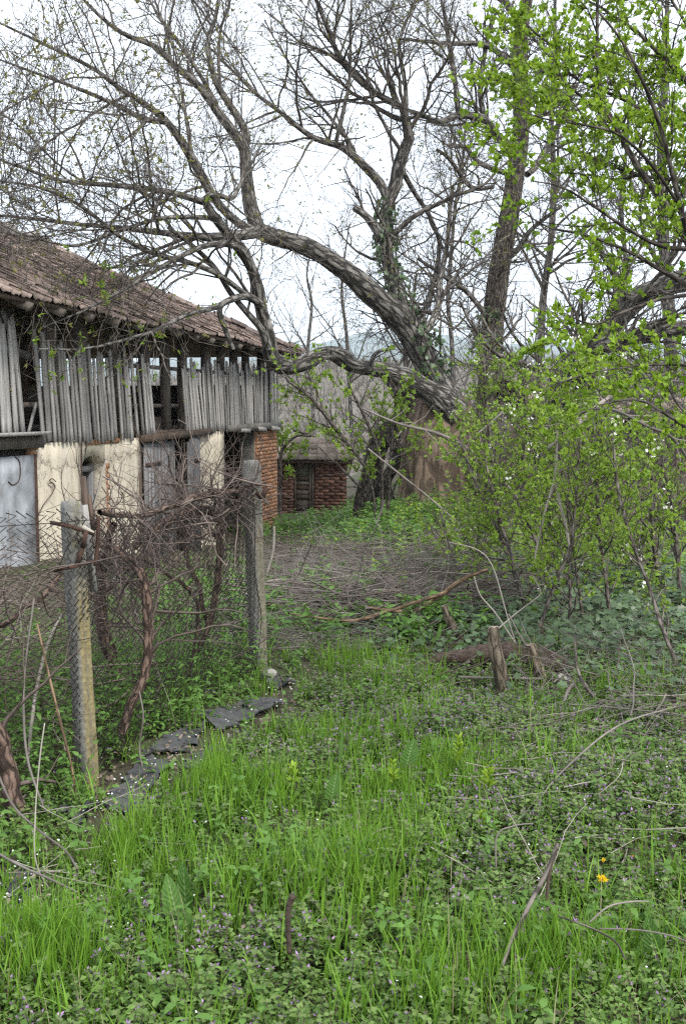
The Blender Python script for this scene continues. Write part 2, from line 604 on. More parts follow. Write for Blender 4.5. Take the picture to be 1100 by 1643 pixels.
M['plum_bark'] = m_bark('plum_bark', (0.05, 0.04, 0.035), (0.15, 0.128, 0.11), None, 2.0, 0.006)
M['l_bud'] = m_leaf('walnut_bud_leaf', (0.13, 0.115, 0.035), (0.24, 0.25, 0.075), 0.35)
M['l_ivy'] = m_leaf('ivy_leaf', (0.04, 0.07, 0.034), (0.11, 0.165, 0.08), 0.15, rough=0.35)
M['l_weed'] = m_leaf('weed_leaf', (0.07, 0.14, 0.03), (0.185, 0.295, 0.07), 0.3, purple=(0.16, 0.10, 0.105))
M['l_dock'] = m_leaf('dock_leaf', (0.075, 0.165, 0.03), (0.16, 0.29, 0.065), 0.38)
M['grass'] = m_leaf('grass_blade', (0.075, 0.175, 0.016), (0.20, 0.36, 0.042), 0.36)
M['dry_grass'] = m_leaf('dry_blade', (0.22, 0.18, 0.11), (0.42, 0.36, 0.25), 0.2)
M['litter'] = m_leaf('dead_leaf', (0.10, 0.07, 0.05), (0.29, 0.23, 0.18), 0.1)
M['purple'] = m_leaf('deadnettle_flower', (0.22, 0.12, 0.27), (0.44, 0.29, 0.49), 0.25)
M['white'] = m_leaf('white_petal', (0.70, 0.70, 0.68), (0.85, 0.85, 0.84), 0.25)
M['yellow'] = m_leaf('dandelion_floret', (0.80, 0.52, 0.01), (0.88, 0.68, 0.03), 0.2)
M['orange'] = m_leaf('orange_bud', (0.65, 0.26, 0.02), (0.75, 0.36, 0.03), 0.1)

def m_ground():
    m, nt, b = nt_of('yard_soil')
    tc = nt.nodes.new('ShaderNodeTexCoord').outputs['Object']
    f1 = noise(nt, tc, 1.1, 8, 0.7)
    f2 = noise(nt, tc, 26, 8, 0.75)
    c = ramp(nt, f2, [(0.32, (0.035, 0.026, 0.019)), (0.55, (0.085, 0.066, 0.05)), (0.75, (0.17, 0.14, 0.11))])
    g = ramp(nt, noise(nt, tc, 60, 5, 0.7), [(0.35, (0.03, 0.055, 0.014)), (0.7, (0.085, 0.14, 0.035))])
    k = nt.nodes.new('ShaderNodeMapRange')
    k.inputs[1].default_value = 0.42
    k.inputs[2].default_value = 0.62
    k.inputs[4].default_value = 0.6
    nt.links.new(f1, k.inputs[0])
    c = mixc(nt, k.outputs[0], c, g)
    nt.links.new(c, b.inputs['Base Color'])
    b.inputs['Roughness'].default_value = 0.97
    bump(nt, b, f2, 0.8, 0.03)
    return m
M['soil'] = m_ground()

def m_plaster():
    m, nt, b = nt_of('cream_lime_plaster')
    tc = nt.nodes.new('ShaderNodeTexCoord').outputs['Object']
    f1 = noise(nt, mapped(nt, tc, (1, 1, 0.45)), 1.6, 7, 0.65)
    c = ramp(nt, f1, [(0.30, (0.36, 0.335, 0.30)), (0.45, (0.55, 0.49, 0.39)), (0.6, (0.63, 0.56, 0.44)), (0.74, (0.46, 0.43, 0.385))])
    f2 = noise(nt, mapped(nt, tc, (5, 5, 0.6)), 1.0, 5, 0.6)
    s = ramp(nt, f2, [(0.46, (1, 1, 1)), (0.68, (0.70, 0.67, 0.63))])
    c = mixc(nt, 1.0, c, s, 'MULTIPLY')
    f3 = noise(nt, tc, 2.7, 8, 0.8)
    pm = nt.nodes.new('ShaderNodeMapRange')
    pm.inputs[1].default_value = 0.665
    pm.inputs[2].default_value = 0.69
    nt.links.new(f3, pm.inputs[0])
    c = mixc(nt, pm.outputs[0], c, (0.33, 0.21, 0.13))
    vc = nt.nodes.new('ShaderNodeTexVoronoi')
    vc.feature = 'DISTANCE_TO_EDGE'
    vc.inputs['Scale'].default_value = 0.9
    va = nt.nodes.new('ShaderNodeVectorMath')
    va.operation = 'ADD'
    cc = nt.nodes.new('ShaderNodeCombineXYZ')
    for k_ in range(3):
        nt.links.new(f3, cc.inputs[k_])
    nt.links.new(tc, va.inputs[0]); nt.links.new(cc.outputs[0], va.inputs[1])
    nt.links.new(va.outputs[0], vc.inputs['Vector'])
    ck = nt.nodes.new('ShaderNodeMath'); ck.operation = 'LESS_THAN'; ck.inputs[1].default_value = 0.012
    nt.links.new(vc.outputs['Distance'], ck.inputs[0])
    c = mixc(nt, ck.outputs[0], c, (0.12, 0.09, 0.07))
    nt.links.new(c, b.inputs['Base Color'])
    b.inputs['Roughness'].default_value = 0.95
    bump(nt, b, f3, 0.35, 0.02)
    return m
M['plaster'] = m_plaster()

def m_sheet():
    m, nt, b = nt_of('grey_patchy_render')
    tc = nt.nodes.new('ShaderNodeTexCoord').outputs['Object']
    f1 = noise(nt, mapped(nt, tc, (1, 1, 0.8)), 2.0, 5, 0.6)
    c = ramp(nt, f1, [(0.34, (0.12, 0.118, 0.118)), (0.47, (0.25, 0.26, 0.275)), (0.57, (0.36, 0.375, 0.395)), (0.66, (0.60, 0.60, 0.585))])
    nt.links.new(c, b.inputs['Base Color'])
    b.inputs['Roughness'].default_value = 0.8
    return m
M['sheet'] = m_sheet()

def m_concrete():
    m, nt, b = nt_of('mossy_concrete')
    tc = nt.nodes.new('ShaderNodeTexCoord').outputs['Object']
    f1 = noise(nt, tc, 60, 6, 0.7)
    c = ramp(nt, f1, [(0.3, (0.085, 0.082, 0.075)), (0.52, (0.19, 0.185, 0.17)), (0.72, (0.33, 0.32, 0.30))])
    # moss and lichen: on the sheltered faces and by patches
    f2 = noise(nt, mapped(nt, tc, (1, 1, 0.35)), 9, 6, 0.7)
    lm = nt.nodes.new('ShaderNodeMapRange')
    lm.inputs[1].default_value = 0.56
    lm.inputs[2].default_value = 0.66
    nt.links.new(f2, lm.inputs[0])
    c = mixc(nt, lm.outputs[0], c, (0.15, 0.14, 0.055))
    at = nd(nt, 'ShaderNodeAttribute', attribute_name='att')
    sp = nt.nodes.new('ShaderNodeSeparateXYZ')
    nt.links.new(at.outputs['Vector'], sp.inputs[0])
    yl = ramp(nt, noise(nt, tc, 45, 5, 0.7), [(0.35, (0.12, 0.095, 0.035)), (0.7, (0.36, 0.28, 0.11))])
    c = mixc(nt, sp.outputs[0], c, yl)
    nt.links.new(c, b.inputs['Base Color'])
    b.inputs['Roughness'].default_value = 0.95
    bump(nt, b, f1, 0.8, 0.006)
    return m
M['concrete'] = m_concrete()

# ------------------------------------------------------------------ ground to the horizon
def axis(lo, hi, step, far_lo, far_hi, grow=1.22):
    a = list(np.arange(lo, hi + 1e-6, step))
    s = step
    while a[-1] < far_hi:
        s *= grow
        a.append(a[-1] + s)
    s = step
    while a[0] > far_lo:
        s *= grow
        a.insert(0, a[0] - s)
    return np.array(a)

gx = axis(-5.5, 6.5, 0.11, -7000, 7000)
gy = axis(1.5, 27, 0.13, -60, 9000)
XX, YY = np.meshgrid(gx, gy)
ZZ = gz(XX, YY) + RNG.uniform(-0.008, 0.008, XX.shape)
ny_, nx_ = XX.shape
ii = np.arange(ny_ - 1)[:, None] * nx_ + np.arange(nx_ - 1)[None]
g = Geo()
g.add(np.stack([XX, YY, ZZ], -1), np.stack([ii, ii + 1, ii + nx_ + 1, ii + nx_], -1).reshape(-1, 4))
ground = g.build('ground', M['soil'], smooth=True)
tag(ground, 'dark weedy soil of the overgrown yard', 'ground', kind='structure')

# ------------------------------------------------------------------ hills
M['hill'] = m_plain('bare_scrub_hillside', (0.08, 0.07, 0.056), (0.19, 0.168, 0.14), 0.35, bmp=0.8, dist=0.6, rand=False)
M['far_wood'] = m_plain('distant_forest', (0.045, 0.06, 0.035), (0.10, 0.115, 0.07), 0.02, bmp=0, rand=False)

def ridge_mesh(name, mat, xs, ys, fn, label):
    X, Y = np.meshgrid(xs, ys)
    Z = fn(X, Y)
    a, b = X.shape
    i = np.arange(a - 1)[:, None] * b + np.arange(b - 1)[None]
    g = Geo()
    g.add(np.stack([X, Y, Z], -1), np.stack([i, i + 1, i + b + 1, i + b], -1).reshape(-1, 4))
    o = g.build(name, mat, smooth=True)
    return tag(o, label, 'hill', kind='structure')

def hill_z(X, Y):
    base = -3.4 + 11.2 * sstep(62, 185, Y) + 1.2 * np.sin(X * 0.03 + 1) + 0.5 * np.sin(X * 0.11) * np.cos(Y * 0.09)
    return base - 9 * sstep(190, 330, Y) - 3.2 * sstep(-5, -60, X)
ridge_mesh('hillside', M['hill'], np.linspace(-190, 190, 90), np.linspace(60, 330, 60), hill_z, 'dry greyish hillside rising behind the shed')

def mtn(h0, s, y0, y1):
    def f(X, Y):
        t = sstep(y0, y0 + (y1 - y0) * 0.5, Y) * (1 - 0.6 * sstep(y0 + (y1 - y0) * 0.55, y1, Y))
        r = 1 + 0.16 * np.sin(X * s * 1.0 + 0.5) + 0.10 * np.sin(X * s * 2.7 + 1.2) + 0.05 * np.sin(X * s * 6.1) + 0.025 * np.sin(X * s * 14)
        return -8 + h0 * t * r * (1 + 0.05 * np.sin(Y * s * 5))
    return f
ridge_mesh('mountains', M['far_wood'], np.linspace(-3200, 3200, 150), np.linspace(2300, 4300, 24), mtn(190, 0.0016, 2300, 4300), 'long blue wooded mountain ridge on the horizon')

# ------------------------------------------------------------------ barn
BC = P(444, 760, 23.0)
BC[2] = -1.0
bu = np.array([-0.2111, -0.97746])
BTH = math.atan2(bu[1], bu[0])
bn = np.array([-bu[1], bu[0]])

def W(px, py, y0=0.0):
    """Photo point on the barn's front plane (pushed out by y0) -> local x, z."""
    d = ray(px, py)
    o = BC[:2] + bn * y0
    A = np.array([[bu[0], -d[0]], [bu[1], -d[1]]])
    s, t = np.linalg.solve(A, -o)
    return float(s), float(EYE + d[2] * t - BC[2])

barn = empty('barn', BC, 'two storey old barn with tiled roof and grey vertical lath upper wall', 'barn', BTH)
BL, BD, TH = 15.0, 7.0, 0.36            # length, depth, wall thickness
ZF, ZE, ZR, OV = 2.2, 3.80, 5.66, 0.5   # floor, eave, ridge, overhang

def part(name, g, m, parent=barn, smooth=False, kind=None):
    return g.build(name, m, parent, smooth, kind)

def rough_block(x0, x1, y0, y1, z0, z1, nx, nz, amp=0.012):
    """A wall block whose front face is a slightly uneven grid."""
    g = Geo()
    X, Z = np.meshgrid(np.linspace(x0, x1, nx), np.linspace(z0, z1, nz))
    Yf = y1 + RNG.uniform(-amp, amp * 0.3, X.shape)
    n = nx * nz
    v = np.concatenate([np.stack([X, Yf, Z], -1).reshape(-1, 3), np.stack([X, np.full_like(X, y0), Z], -1).reshape(-1, 3)])
    i = (np.arange(nz - 1)[:, None] * nx + np.arange(nx - 1)[None]).ravel()
    qf = np.stack([i, i + nx, i + nx + 1, i + 1], -1)
    qb = np.stack([i, i + 1, i + nx + 1, i + nx], -1) + n
    e = []
    for k in range(nx - 1):
        e += [[k, k + 1, n + k + 1, n + k], [(nz - 1) * nx + k, n + (nz - 1) * nx + k, n + (nz - 1) * nx + k + 1, (nz - 1) * nx + k + 1]]
    for k in range(nz - 1):
        a, b = k * nx, (k + 1) * nx
        e += [[a, n + a, n + b, b], [a + nx - 1, b + nx - 1, n + b + nx - 1, n + a + nx - 1]]
    g.add(v, np.concatenate([qf, qb, np.array(e)]))
    return g

XW0, XW1 = W(170, 760)[0], W(132, 760)[0]          # window (right, left edge)
XD0, XD1 = W(318, 740)[0], W(226, 740)[0]          # double door opening
XO0, XO1 = 1.53, W(360, 720)[0]                    # open doorway
XS0 = W(54, 740)[0]                                # start of grey render
WZ1, WZ0 = 1.84, 0.62                              # window head, sill
part('wall', rough_block(XO1, XD0, -TH, 0, -0.2, ZF - 0.01, 8, 12), M['plaster'])
part('wall', rough_block(XD1, XW0, -TH, 0, -0.2, ZF - 0.03, 8, 12), M['plaster'])
part('wall', rough_block(XW1, XS0, -TH, 0, -0.2, ZF - 0.02, 10, 12), M['plaster'])
part('wall', rough_block(XW0, XW1, -TH, -0.012, -0.2, WZ0, 5, 6), M['plaster'])
# over the window: a broken arch head
g = Geo()
aw = np.linspace(XW0, XW1, 12)
az = WZ1 + 0.12 * np.sin(np.linspace(0, np.pi, 12)) ** 0.6 + RNG.uniform(-0.02, 0.02, 12)
fv = np.concatenate([np.stack([aw, np.full(12, -0.008), az], -1), np.stack([aw, np.full(12, -0.008), np.full(12, ZF - 0.02)], -1),
                     np.stack([aw, np.full(12, -TH), az], -1), np.stack([aw, np.full(12, -TH), np.full(12, ZF - 0.02)], -1)])
k = np.arange(11)
g.add(fv, np.concatenate([np.stack([k, k + 12, k + 13, k + 1], -1), np.stack([k + 24, k + 25, k + 37, k + 36], -1), np.stack([k, k + 1, k + 25, k + 24], -1)]))
part('wall', g, M['plaster'])
gr = part('wall', rough_block(XS0 + 0.02, BL, -TH, 0.03, -0.2, 2.05, 14, 12, 0.004), M['sheet'])
gr['label'] = 'patchy grey rendered wall section'
g = Geo(); g.box(XS0 - 0.005, XS0 + 0.035, -0.05, 0.045, -0.2, 2.06); part('edge_strip', g, M['rust'])
# exposed bricks at the window's right reveal, at the wall top and left shoulder
BRK = []
for k in range(3):
    gb = Geo(); gb.box(-0.122, 0.122, -0.06, 0.06, -0.032, 0.032, 0.006)
    BRK.append(gb.mesh('brick')); BRK[-1].materials.append(M['brick'])
BRR = []
for k in range(3):
    gb = Geo(); gb.box(-0.122, 0.122, -0.06, 0.06, -0.032, 0.032, 0.006)
    BRR.append(gb.mesh('brick_red')); BRR[-1].materials.append(M['brick_red'])

def brick(parent, x, y, z, sx=1.0, set_=None, rz=0.0):
    o = link('brick', random.choice(set_ or BRK), parent)
    o.location = (x, y, z)
    o.scale = (sx, 1, 1)
    o.rotation_euler = (random.uniform(-.02, .02), random.uniform(-.02, .02), rz + random.uniform(-.02, .02))
    return o
z = WZ0 - 0.1
k = 0
while z < WZ1 + 0.02:
    brick(barn, XW0 - 0.03 - 0.03 * (k % 2), -0.047 + random.uniform(-.006, .006), z, 0.22 + 0.2 * (k % 2))
    z += 0.076; k += 1
for xx in np.arange(XD1 + 0.9, XD1 + 1.9, 0.26):
    brick(barn, xx, -0.045, ZF - 0.045, 1)
for k in range(3):
    brick(barn, XS0 + 0.0, -0.04, 2.06 + 0.001 + k * 0.085, 0.5 + 0.2 * (k % 2))
# window: frame, sash bar and a sheet coloured dark for the shade inside
win = link('window', None, barn)
win.location = ((XW0 + XW1) / 2, -0.2, 0)
hw = (XW1 - XW0) / 2
g = Geo()
g.box(-hw + 0.06, -hw + 0.13, -0.05, 0.05, WZ0, WZ1 - 0.03, 0.004); g.box(hw - 0.08, hw - 0.01, -0.05, 0.05, WZ0, WZ1 - 0.03, 0.004)
g.box(-hw + 0.06, hw - 0.01, -0.052, 0.055, WZ1 - 0.1, WZ1 - 0.02, 0.004); g.box(-hw + 0.06, hw - 0.01, -0.06, 0.06, WZ0, WZ0 + 0.07, 0.004)
part('frame', g, M['plank'], win)
g = Geo(); g.box(-0.03, 0.02, -0.03, 0.02, WZ0 + 0.07, WZ1 - 0.1, 0.003); part('sash_bar', g, M['timber'], win)
g = Geo(); g.box(-hw + .07, hw - .02, -.045, -.035, WZ0 + .03, WZ1 - .04); part('shade_pane', g, M['dark'], win)  # opaque sheet, the unlit room painted as a dark colour
g = Geo(); g.box(XW0 - .02, XW1 + .02, -TH - .03, -TH - .005, WZ0 - .05, ZF - .03); part('window_shade_sheet', g, M['dark'])  # dark sheet added behind the opening, paints the room's shade
# open doorway: brick pier, rough reveal
pier = Geo(); pier.box(0.0, XO0 - 0.013, -TH, -0.035, -0.2, ZF - 0.005)
pier_o = part('brick_pier', pier, M['mortar'])
zc, row = 0.06, 0
while zc < ZF - 0.04:
    x = 0.0 + (0.0 if row % 2 else -0.13)
    while x < XO0 - 0.02:
        a, b = max(x, 0.0), min(x + 0.25, XO0 - 0.01)
        if b - a > 0.05:
            brick(pier_o, (a + b) / 2, -0.05 + random.uniform(-.008, .008), zc, (b - a - 0.012) / 0.244)
        x += 0.262
    zc += 0.0765; row += 1
g = rough_block(-TH, -0.045, -0.012, 0.0, -0.2, ZF - 0.03, 6, 14, 0.012)   # a render skin on the pier's end, turned to face the doorway
rv = g.build('reveal', M['jamb'], barn)
rv.rotation_euler = (0, 0, -math.pi / 2)
rv.location = (XO0, 0, 0)
rv.rotation_euler = (0, 0, math.pi / 2)
rv.scale = (1, -1, 1)
# end, back and inner walls
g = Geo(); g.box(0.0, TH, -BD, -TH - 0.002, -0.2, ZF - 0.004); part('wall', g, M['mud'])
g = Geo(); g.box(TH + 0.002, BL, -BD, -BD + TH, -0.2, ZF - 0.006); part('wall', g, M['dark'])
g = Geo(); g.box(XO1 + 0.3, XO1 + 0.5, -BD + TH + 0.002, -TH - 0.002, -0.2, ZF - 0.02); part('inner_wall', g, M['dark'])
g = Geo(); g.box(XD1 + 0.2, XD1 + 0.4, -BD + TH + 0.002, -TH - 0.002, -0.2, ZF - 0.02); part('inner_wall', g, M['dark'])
g = Geo(); g.box(0.02, BL, -BD + 0.01, -0.02, ZF, ZF + 0.06); part('upper_floor', g, M['dark_wood'])
# upper back wall: brick-and-mud parapet with open bays above it
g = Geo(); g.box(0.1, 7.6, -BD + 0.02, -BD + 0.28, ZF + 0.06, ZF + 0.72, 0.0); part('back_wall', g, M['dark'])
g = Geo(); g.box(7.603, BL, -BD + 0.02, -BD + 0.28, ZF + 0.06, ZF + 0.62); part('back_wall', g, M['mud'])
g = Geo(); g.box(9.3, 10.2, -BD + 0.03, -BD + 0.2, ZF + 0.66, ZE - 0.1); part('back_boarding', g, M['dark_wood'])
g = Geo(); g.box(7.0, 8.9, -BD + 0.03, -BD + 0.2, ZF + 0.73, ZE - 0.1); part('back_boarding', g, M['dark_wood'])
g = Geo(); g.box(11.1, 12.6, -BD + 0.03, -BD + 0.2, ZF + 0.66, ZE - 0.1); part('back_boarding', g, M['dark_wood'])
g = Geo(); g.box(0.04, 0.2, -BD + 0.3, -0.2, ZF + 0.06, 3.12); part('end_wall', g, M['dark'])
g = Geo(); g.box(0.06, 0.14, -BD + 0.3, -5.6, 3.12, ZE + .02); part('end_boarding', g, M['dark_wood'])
g = Geo(); g.box(7.7, 7.85, -BD + 0.3, -1.7, ZF + 0.06, ZE + .6); part('added_partition', g, M['dark_wood'])  # unseen wall added to block the sky and keep the loft dark
# floor beam showing under the laths
g = Geo(); g.bar((XO1 - 0.1, 0.0, ZF + 0.03), (-0.05, 0.02, ZF + 0.05), 0.2, 0.13, jit=0.012); part('beam', g, M['jamb'])
g = Geo(); g.bar((XD1 + 0.05, 0.03, ZF - 0.05), (XD0 - 0.5, 0.03, ZF + 0.0), 0.16, 0.12, jit=0.012); part('lintel', g, M['dark_wood'])
g = Geo(); g.bar((BL, 0.06, ZF + 0.04), (XS0 - 0.05, 0.04, ZF + 0.02), 0.18, 0.14, jit=0.015); part('beam', g, M['timber'])
g = Geo(); g.bar((BL, 0.1, ZF + 0.13), (XS0 + 0.02, 0.12, ZF + 0.11), 0.25, 0.035, jit=0.012); part('plank', g, M['slat'])
g = Geo(); g.box(XS0 + 0.04, BL, -0.3, -0.06, 2.05, ZF - 0.035); part('gap_shade_sheet', g, M['dark'])  # dark sheet painting the shade in the gap above the render
for xx in (1.5, 2.6, 0.5):
    g = Geo(); g.bar((xx + 0.25, 0.05, ZF - 0.01), (xx - 0.2, 0.10, ZF - 0.03), 0.12, 0.08, jit=0.02); part('stone', g, M['stone'])
# upper storey posts, rails, braces
for px in (6, 97, 145, 190, 240, 275, 300, 340, 362, 383, 402, 425, 440):
    x = W(px, 560)[0]
    lean = random.uniform(-.05, .08)
    g = Geo(); g.bar((x, -0.1, ZF + 0.06), (x + lean, -0.1, ZE + 0.12), 0.13, 0.13, up=(0, 1, 0), jit=0.01)
    part('post', g, M['timber'])
for px in (60, 125, 172, 230, 320):
    x = W(px, 560)[0]
    g = Geo(); g.bar((x, -1.4, ZF + 0.06), (x, -1.4, ZE + 0.5), 0.14, 0.14, up=(0, 1, 0), jit=0.01); part('post', g, M['dark_wood'])
    g = Geo(); g.bar((x, -BD + 0.2, ZF + 0.7), (x, -BD + 0.2, ZE), 0.14, 0.14, up=(0, 1, 0), jit=0.01); part('post', g, M['dark_wood'])
g = Geo(); g.bar((BL, -0.18, ZF + 0.45), (0.05, -0.18, ZF + 0.45), 0.07, 0.06); part('rail', g, M['timber'])
g = Geo(); g.bar((7.5, -0.18, ZF + 1.05), (0.05, -0.18, ZF + 1.1), 0.07, 0.06); part('rail', g, M['timber'])
g = Geo(); g.bar((11.6, -1.45, ZF + 1.42), (8.1, -1.45, ZF + 1.5), 0.06, 0.13); part('rail', g, M['timber'])
g = Geo(); g.bar((10.9, -0.25, ZF + 1.12), (10.2, -0.3, ZF + 1.05), 0.05, 0.09, jit=.01); part('rail', g, M['slat'])
g = Geo(); g.bar((10.95, -0.2, ZE - 0.05), (10.55, -0.25, ZF + 1.1), 0.05, 0.06, jit=.005); part('brace', g, M['slat'])
g = Geo(); g.bar((6.95, -0.25, ZF + 1.35), (6.1, -1.5, ZF + 0.5), 0.1, 0.1); part('brace', g, M['dark_wood'])
g = Geo(); g.bar((BL, -0.1, ZE + 0.06), (-0.1, -0.1, ZE + 0.06), 0.15, 0.14); part('wall_plate', g, M['dark_wood'])
# hay and junk on the loft floor
g = Geo(); g.bar((7.2, -0.5, ZF + 0.12), (5.7, -0.6, ZF + 0.16), 0.5, 0.2, jit=.04); part('loft_boards', g, M['timber'])
# laths: each its own piece
SL = []
for k in range(7):
    g = Geo()
    n = 9
    zz = np.linspace(0, 1, n)
    cx = np.cumsum(RNG.uniform(-0.006, 0.006, n)); cx -= cx.mean()
    w = 0.044 + np.cumsum(RNG.uniform(-0.003, 0.003, n))
    w[-1] *= random.uniform(0.6, 1.0)
    rings = []
    for i in range(n):
        top = 0.0
        rings.append([[cx[i] - w[i], -0.012, zz[i]], [cx[i] + w[i], -0.012, zz[i]], [cx[i] + w[i] * .92, 0.012, zz[i]], [cx[i] - w[i] * .92, 0.012, zz[i]]])
    rings[-1][0][2] -= random.uniform(0, .03); rings[-1][3][2] -= random.uniform(0, .03)
    rings[-1][1][2] -= random.uniform(0, .03); rings[-1][2][2] -= random.uniform(0, .03)
    v = np.array(rings).reshape(-1, 3)
    q = []
    for i in range(n - 1):
        for j in range(4):
            q.append([i * 4 + j, i * 4 + (j + 1) % 4, i * 4 + 4 + (j + 1) % 4, i * 4 + 4 + j])
    q += [[3, 2, 1, 0], [n * 4 - 4, n * 4 - 3, n * 4 - 2, n * 4 - 1]]
    g.add(v, q)
    me = g.mesh('slat'); me.materials.append(M['slat'])
    SL.append(me)

def slat(x, z0, z1, lean, wid=1.0, y=0.03):
    o = link('slat', random.choice(SL), barn)
    o.location = (x, y + random.uniform(-.008, .012), z0)
    h = z1 - z0
    o.scale = (wid, 1, h)
    o.rotation_euler = (random.uniform(-.02, .015), math.atan2(lean, h), random.uniform(-.06, .06))
# run by run: (x from, x to, spacing, bottom, top, lean)
def run(xa, xb, sp, z0, z1, lean, gap=0.0, lj=0.035):
    x = xa
    while x > xb:
        if random.random() > gap:
            slat(x, z0 + random.uniform(-.04, .03), z1 + random.uniform(-.14, .08), lean + random.uniform(-lj, lj), random.uniform(.5, .95) * sp / 0.105)
        x -= sp * random.uniform(.85, 1.12)
run(14.8, 11.7, 0.15, ZF + 0.02, 3.6, .08, 0.2)
for px, ztop, ln in ((3, 3.55, .03), (12, 3.58, .06), (24, 3.62, .12), (33, 3.70, .20)):
    slat(W(px, 690)[0], ZF + 0.10, ztop, ln, random.uniform(.9, 1.15))
slat(W(36, 690)[0], ZF + 0.12, 3.72, .42, .75, -.03)
slat(W(61, 690)[0], ZF + 0.1, 2.75, -.28, .6, -.12)
run(W(67, 700)[0], W(83, 700)[0], 0.15, ZF - 0.02, 3.5, .14, 0)
run(W(86, 700)[0], W(213, 700)[0], 0.115, ZF - 0.03, 3.42, .16, 0.02)
slat(W(219, 700)[0], ZF - 0.0, 3.45, .22, .8)
run(W(228, 690)[0], W(249, 690)[0], 0.105, ZF + 0.0, 3.38, .22, 0)
run(W(298, 680)[0], W(345, 680)[0], 0.125, ZF - 0.02, 3.42, .26, 0.02)
run(W(346, 680)[0], W(400, 680)[0], 0.135, ZF - 0.0, 3.46, .2, 0.03)
run(W(400, 680)[0], 0.02, 0.14, ZF + 0.03, 3.5, .08, 0.05)
# roof: hipped deck, rafters, tiles
RE = -0.28                                    # eave line at the hip end
xr = 3.45                                    # ridge end
ridge_y = -BD / 2
deck = Geo()
def roofz(y):                                # front slope
    return ZE + (ZR - ZE) * (OV - y) / (OV - ridge_y)
deck.add([[BL, OV, ZE], [RE, OV, ZE], [xr, ridge_y, ZR], [BL, ridge_y, ZR], [RE, -BD - OV, ZE], [BL, -BD - OV, ZE],
          [BL, OV, ZE - .05], [RE, OV, ZE - .05], [xr, ridge_y, ZR - .05], [BL, ridge_y, ZR - .05], [RE, -BD - OV, ZE - .05], [BL, -BD - OV, ZE - .05]],
         [[0, 3, 2, 1], [3, 5, 4, 2], [6, 7, 8, 9], [9, 8, 10, 11], [0, 1, 7, 6], [4, 5, 11, 10], [1, 4, 10, 7]],
         [[1, 2, 4], [7, 10, 8]])
part('roof', deck, M['dark_wood'])
for x in np.arange(0.4, BL, 0.75):
    yb = min(ridge_y, 99)
    fx = max(0.0, (xr - x) / (xr - RE))
    ye = ridge_y + fx * (OV - ridge_y)
    g = Geo(); g.bar((x, OV + 0.04, ZE - 0.10), (x, ye + 0.05, roofz(ye + .05) - 0.10), 0.09, 0.09, jit=.006); part('rafter', g, M['timber'])
# tiles (wavy interlocking clay); nearest 300 are pieces of their own
TW, TL = 0.235, 0.40
def tile_geo(v=0):
    g = Geo()
    xs = np.linspace(-TW / 2, TW / 2, 7)
    pr = np.array([0.034, 0.016, 0.002, 0.012, 0.016, 0.006, 0.030])
    rows = []
    for yy in (0.0, TL):
        for lift in (0.018, 0.0):
            rows.append(np.stack([xs, np.full(7, yy), pr + lift], -1))
    vtx = np.concatenate([rows[1], rows[0], rows[2], rows[3]])        # front-low, front-high, back-high
    vtx[:7, 2] -= 0.01
    vtx = vtx[:21] + RNG.uniform(-.004, .004, (21, 3))
    q = []
    for i in range(6):
        q += [[i, i + 1, i + 8, i + 7], [i + 7, i + 8, i + 15, i + 14]]
    g.add(vtx, q)
    return g
TV = []
for k in range(4):
    me = tile_geo().mesh('tile', True); me.materials.append(M['tile']); TV.append(me)
sl_len = math.hypot(OV - ridge_y, ZR - ZE)
pitch = math.atan2(ZR - ZE, OV - ridge_y)
spots = []
ncourse = int(sl_len / 0.31)
for c in range(ncourse + 1):
    s = c * 0.31 - 0.05
    y = OV - s * math.cos(pitch)
    zz = ZE + s * math.sin(pitch)
    fx = s / sl_len
    x = BL - 0.1 + random.uniform(0, .1)
    xe = RE + (xr - RE) * fx
    sag = lambda q: -0.05 * math.sin(q * 0.9 + c * .1) - 0.03 * math.sin(q * 2.3)
    while x > xe + 0.05:
        spots.append((x, y, zz + 0.012 + 0.4 * sag(x), c))
        x -= TW * 0.965
def mtx_tile(x, y, z):
    """Tile: its front edge at the spot, running up the slope (-y)."""
    R = Matrix.Rotation(math.pi + random.uniform(-.035, .035), 4, 'Z')
    Rx = Matrix.Rotation(-pitch + 0.05 + random.uniform(-.02, .02), 4, 'X')
    return Matrix.Translation((x + random.uniform(-.008, .008), y + random.uniform(-.02, .02), z)) @ Rx @ R
wpos = [BC[:2] + bu * s[0] + bn * s[1] for s in spots]
inview = [i for i, p in enumerate(wpos) if p[0] / p[1] > -0.34]
order = sorted(inview, key=lambda i: np.hypot(*wpos[i]))
near = set(order[:300])
gs = Geo()
for i, s in enumerate(spots):
    mt = mtx_tile(s[0], s[1], s[2])
    if i in near:
        o = link('tile', random.choice(TV), barn)
        o.matrix_local = mt
    else:
        t = tile_geo()
        v = np.concatenate(t.v)
        mm = np.array(mt)
        gs.add(v @ mm[:3, :3].T + mm[:3, 3], t.q[0])
gs.build('roof_tiles', M['tile'], barn, True, 'stuff')
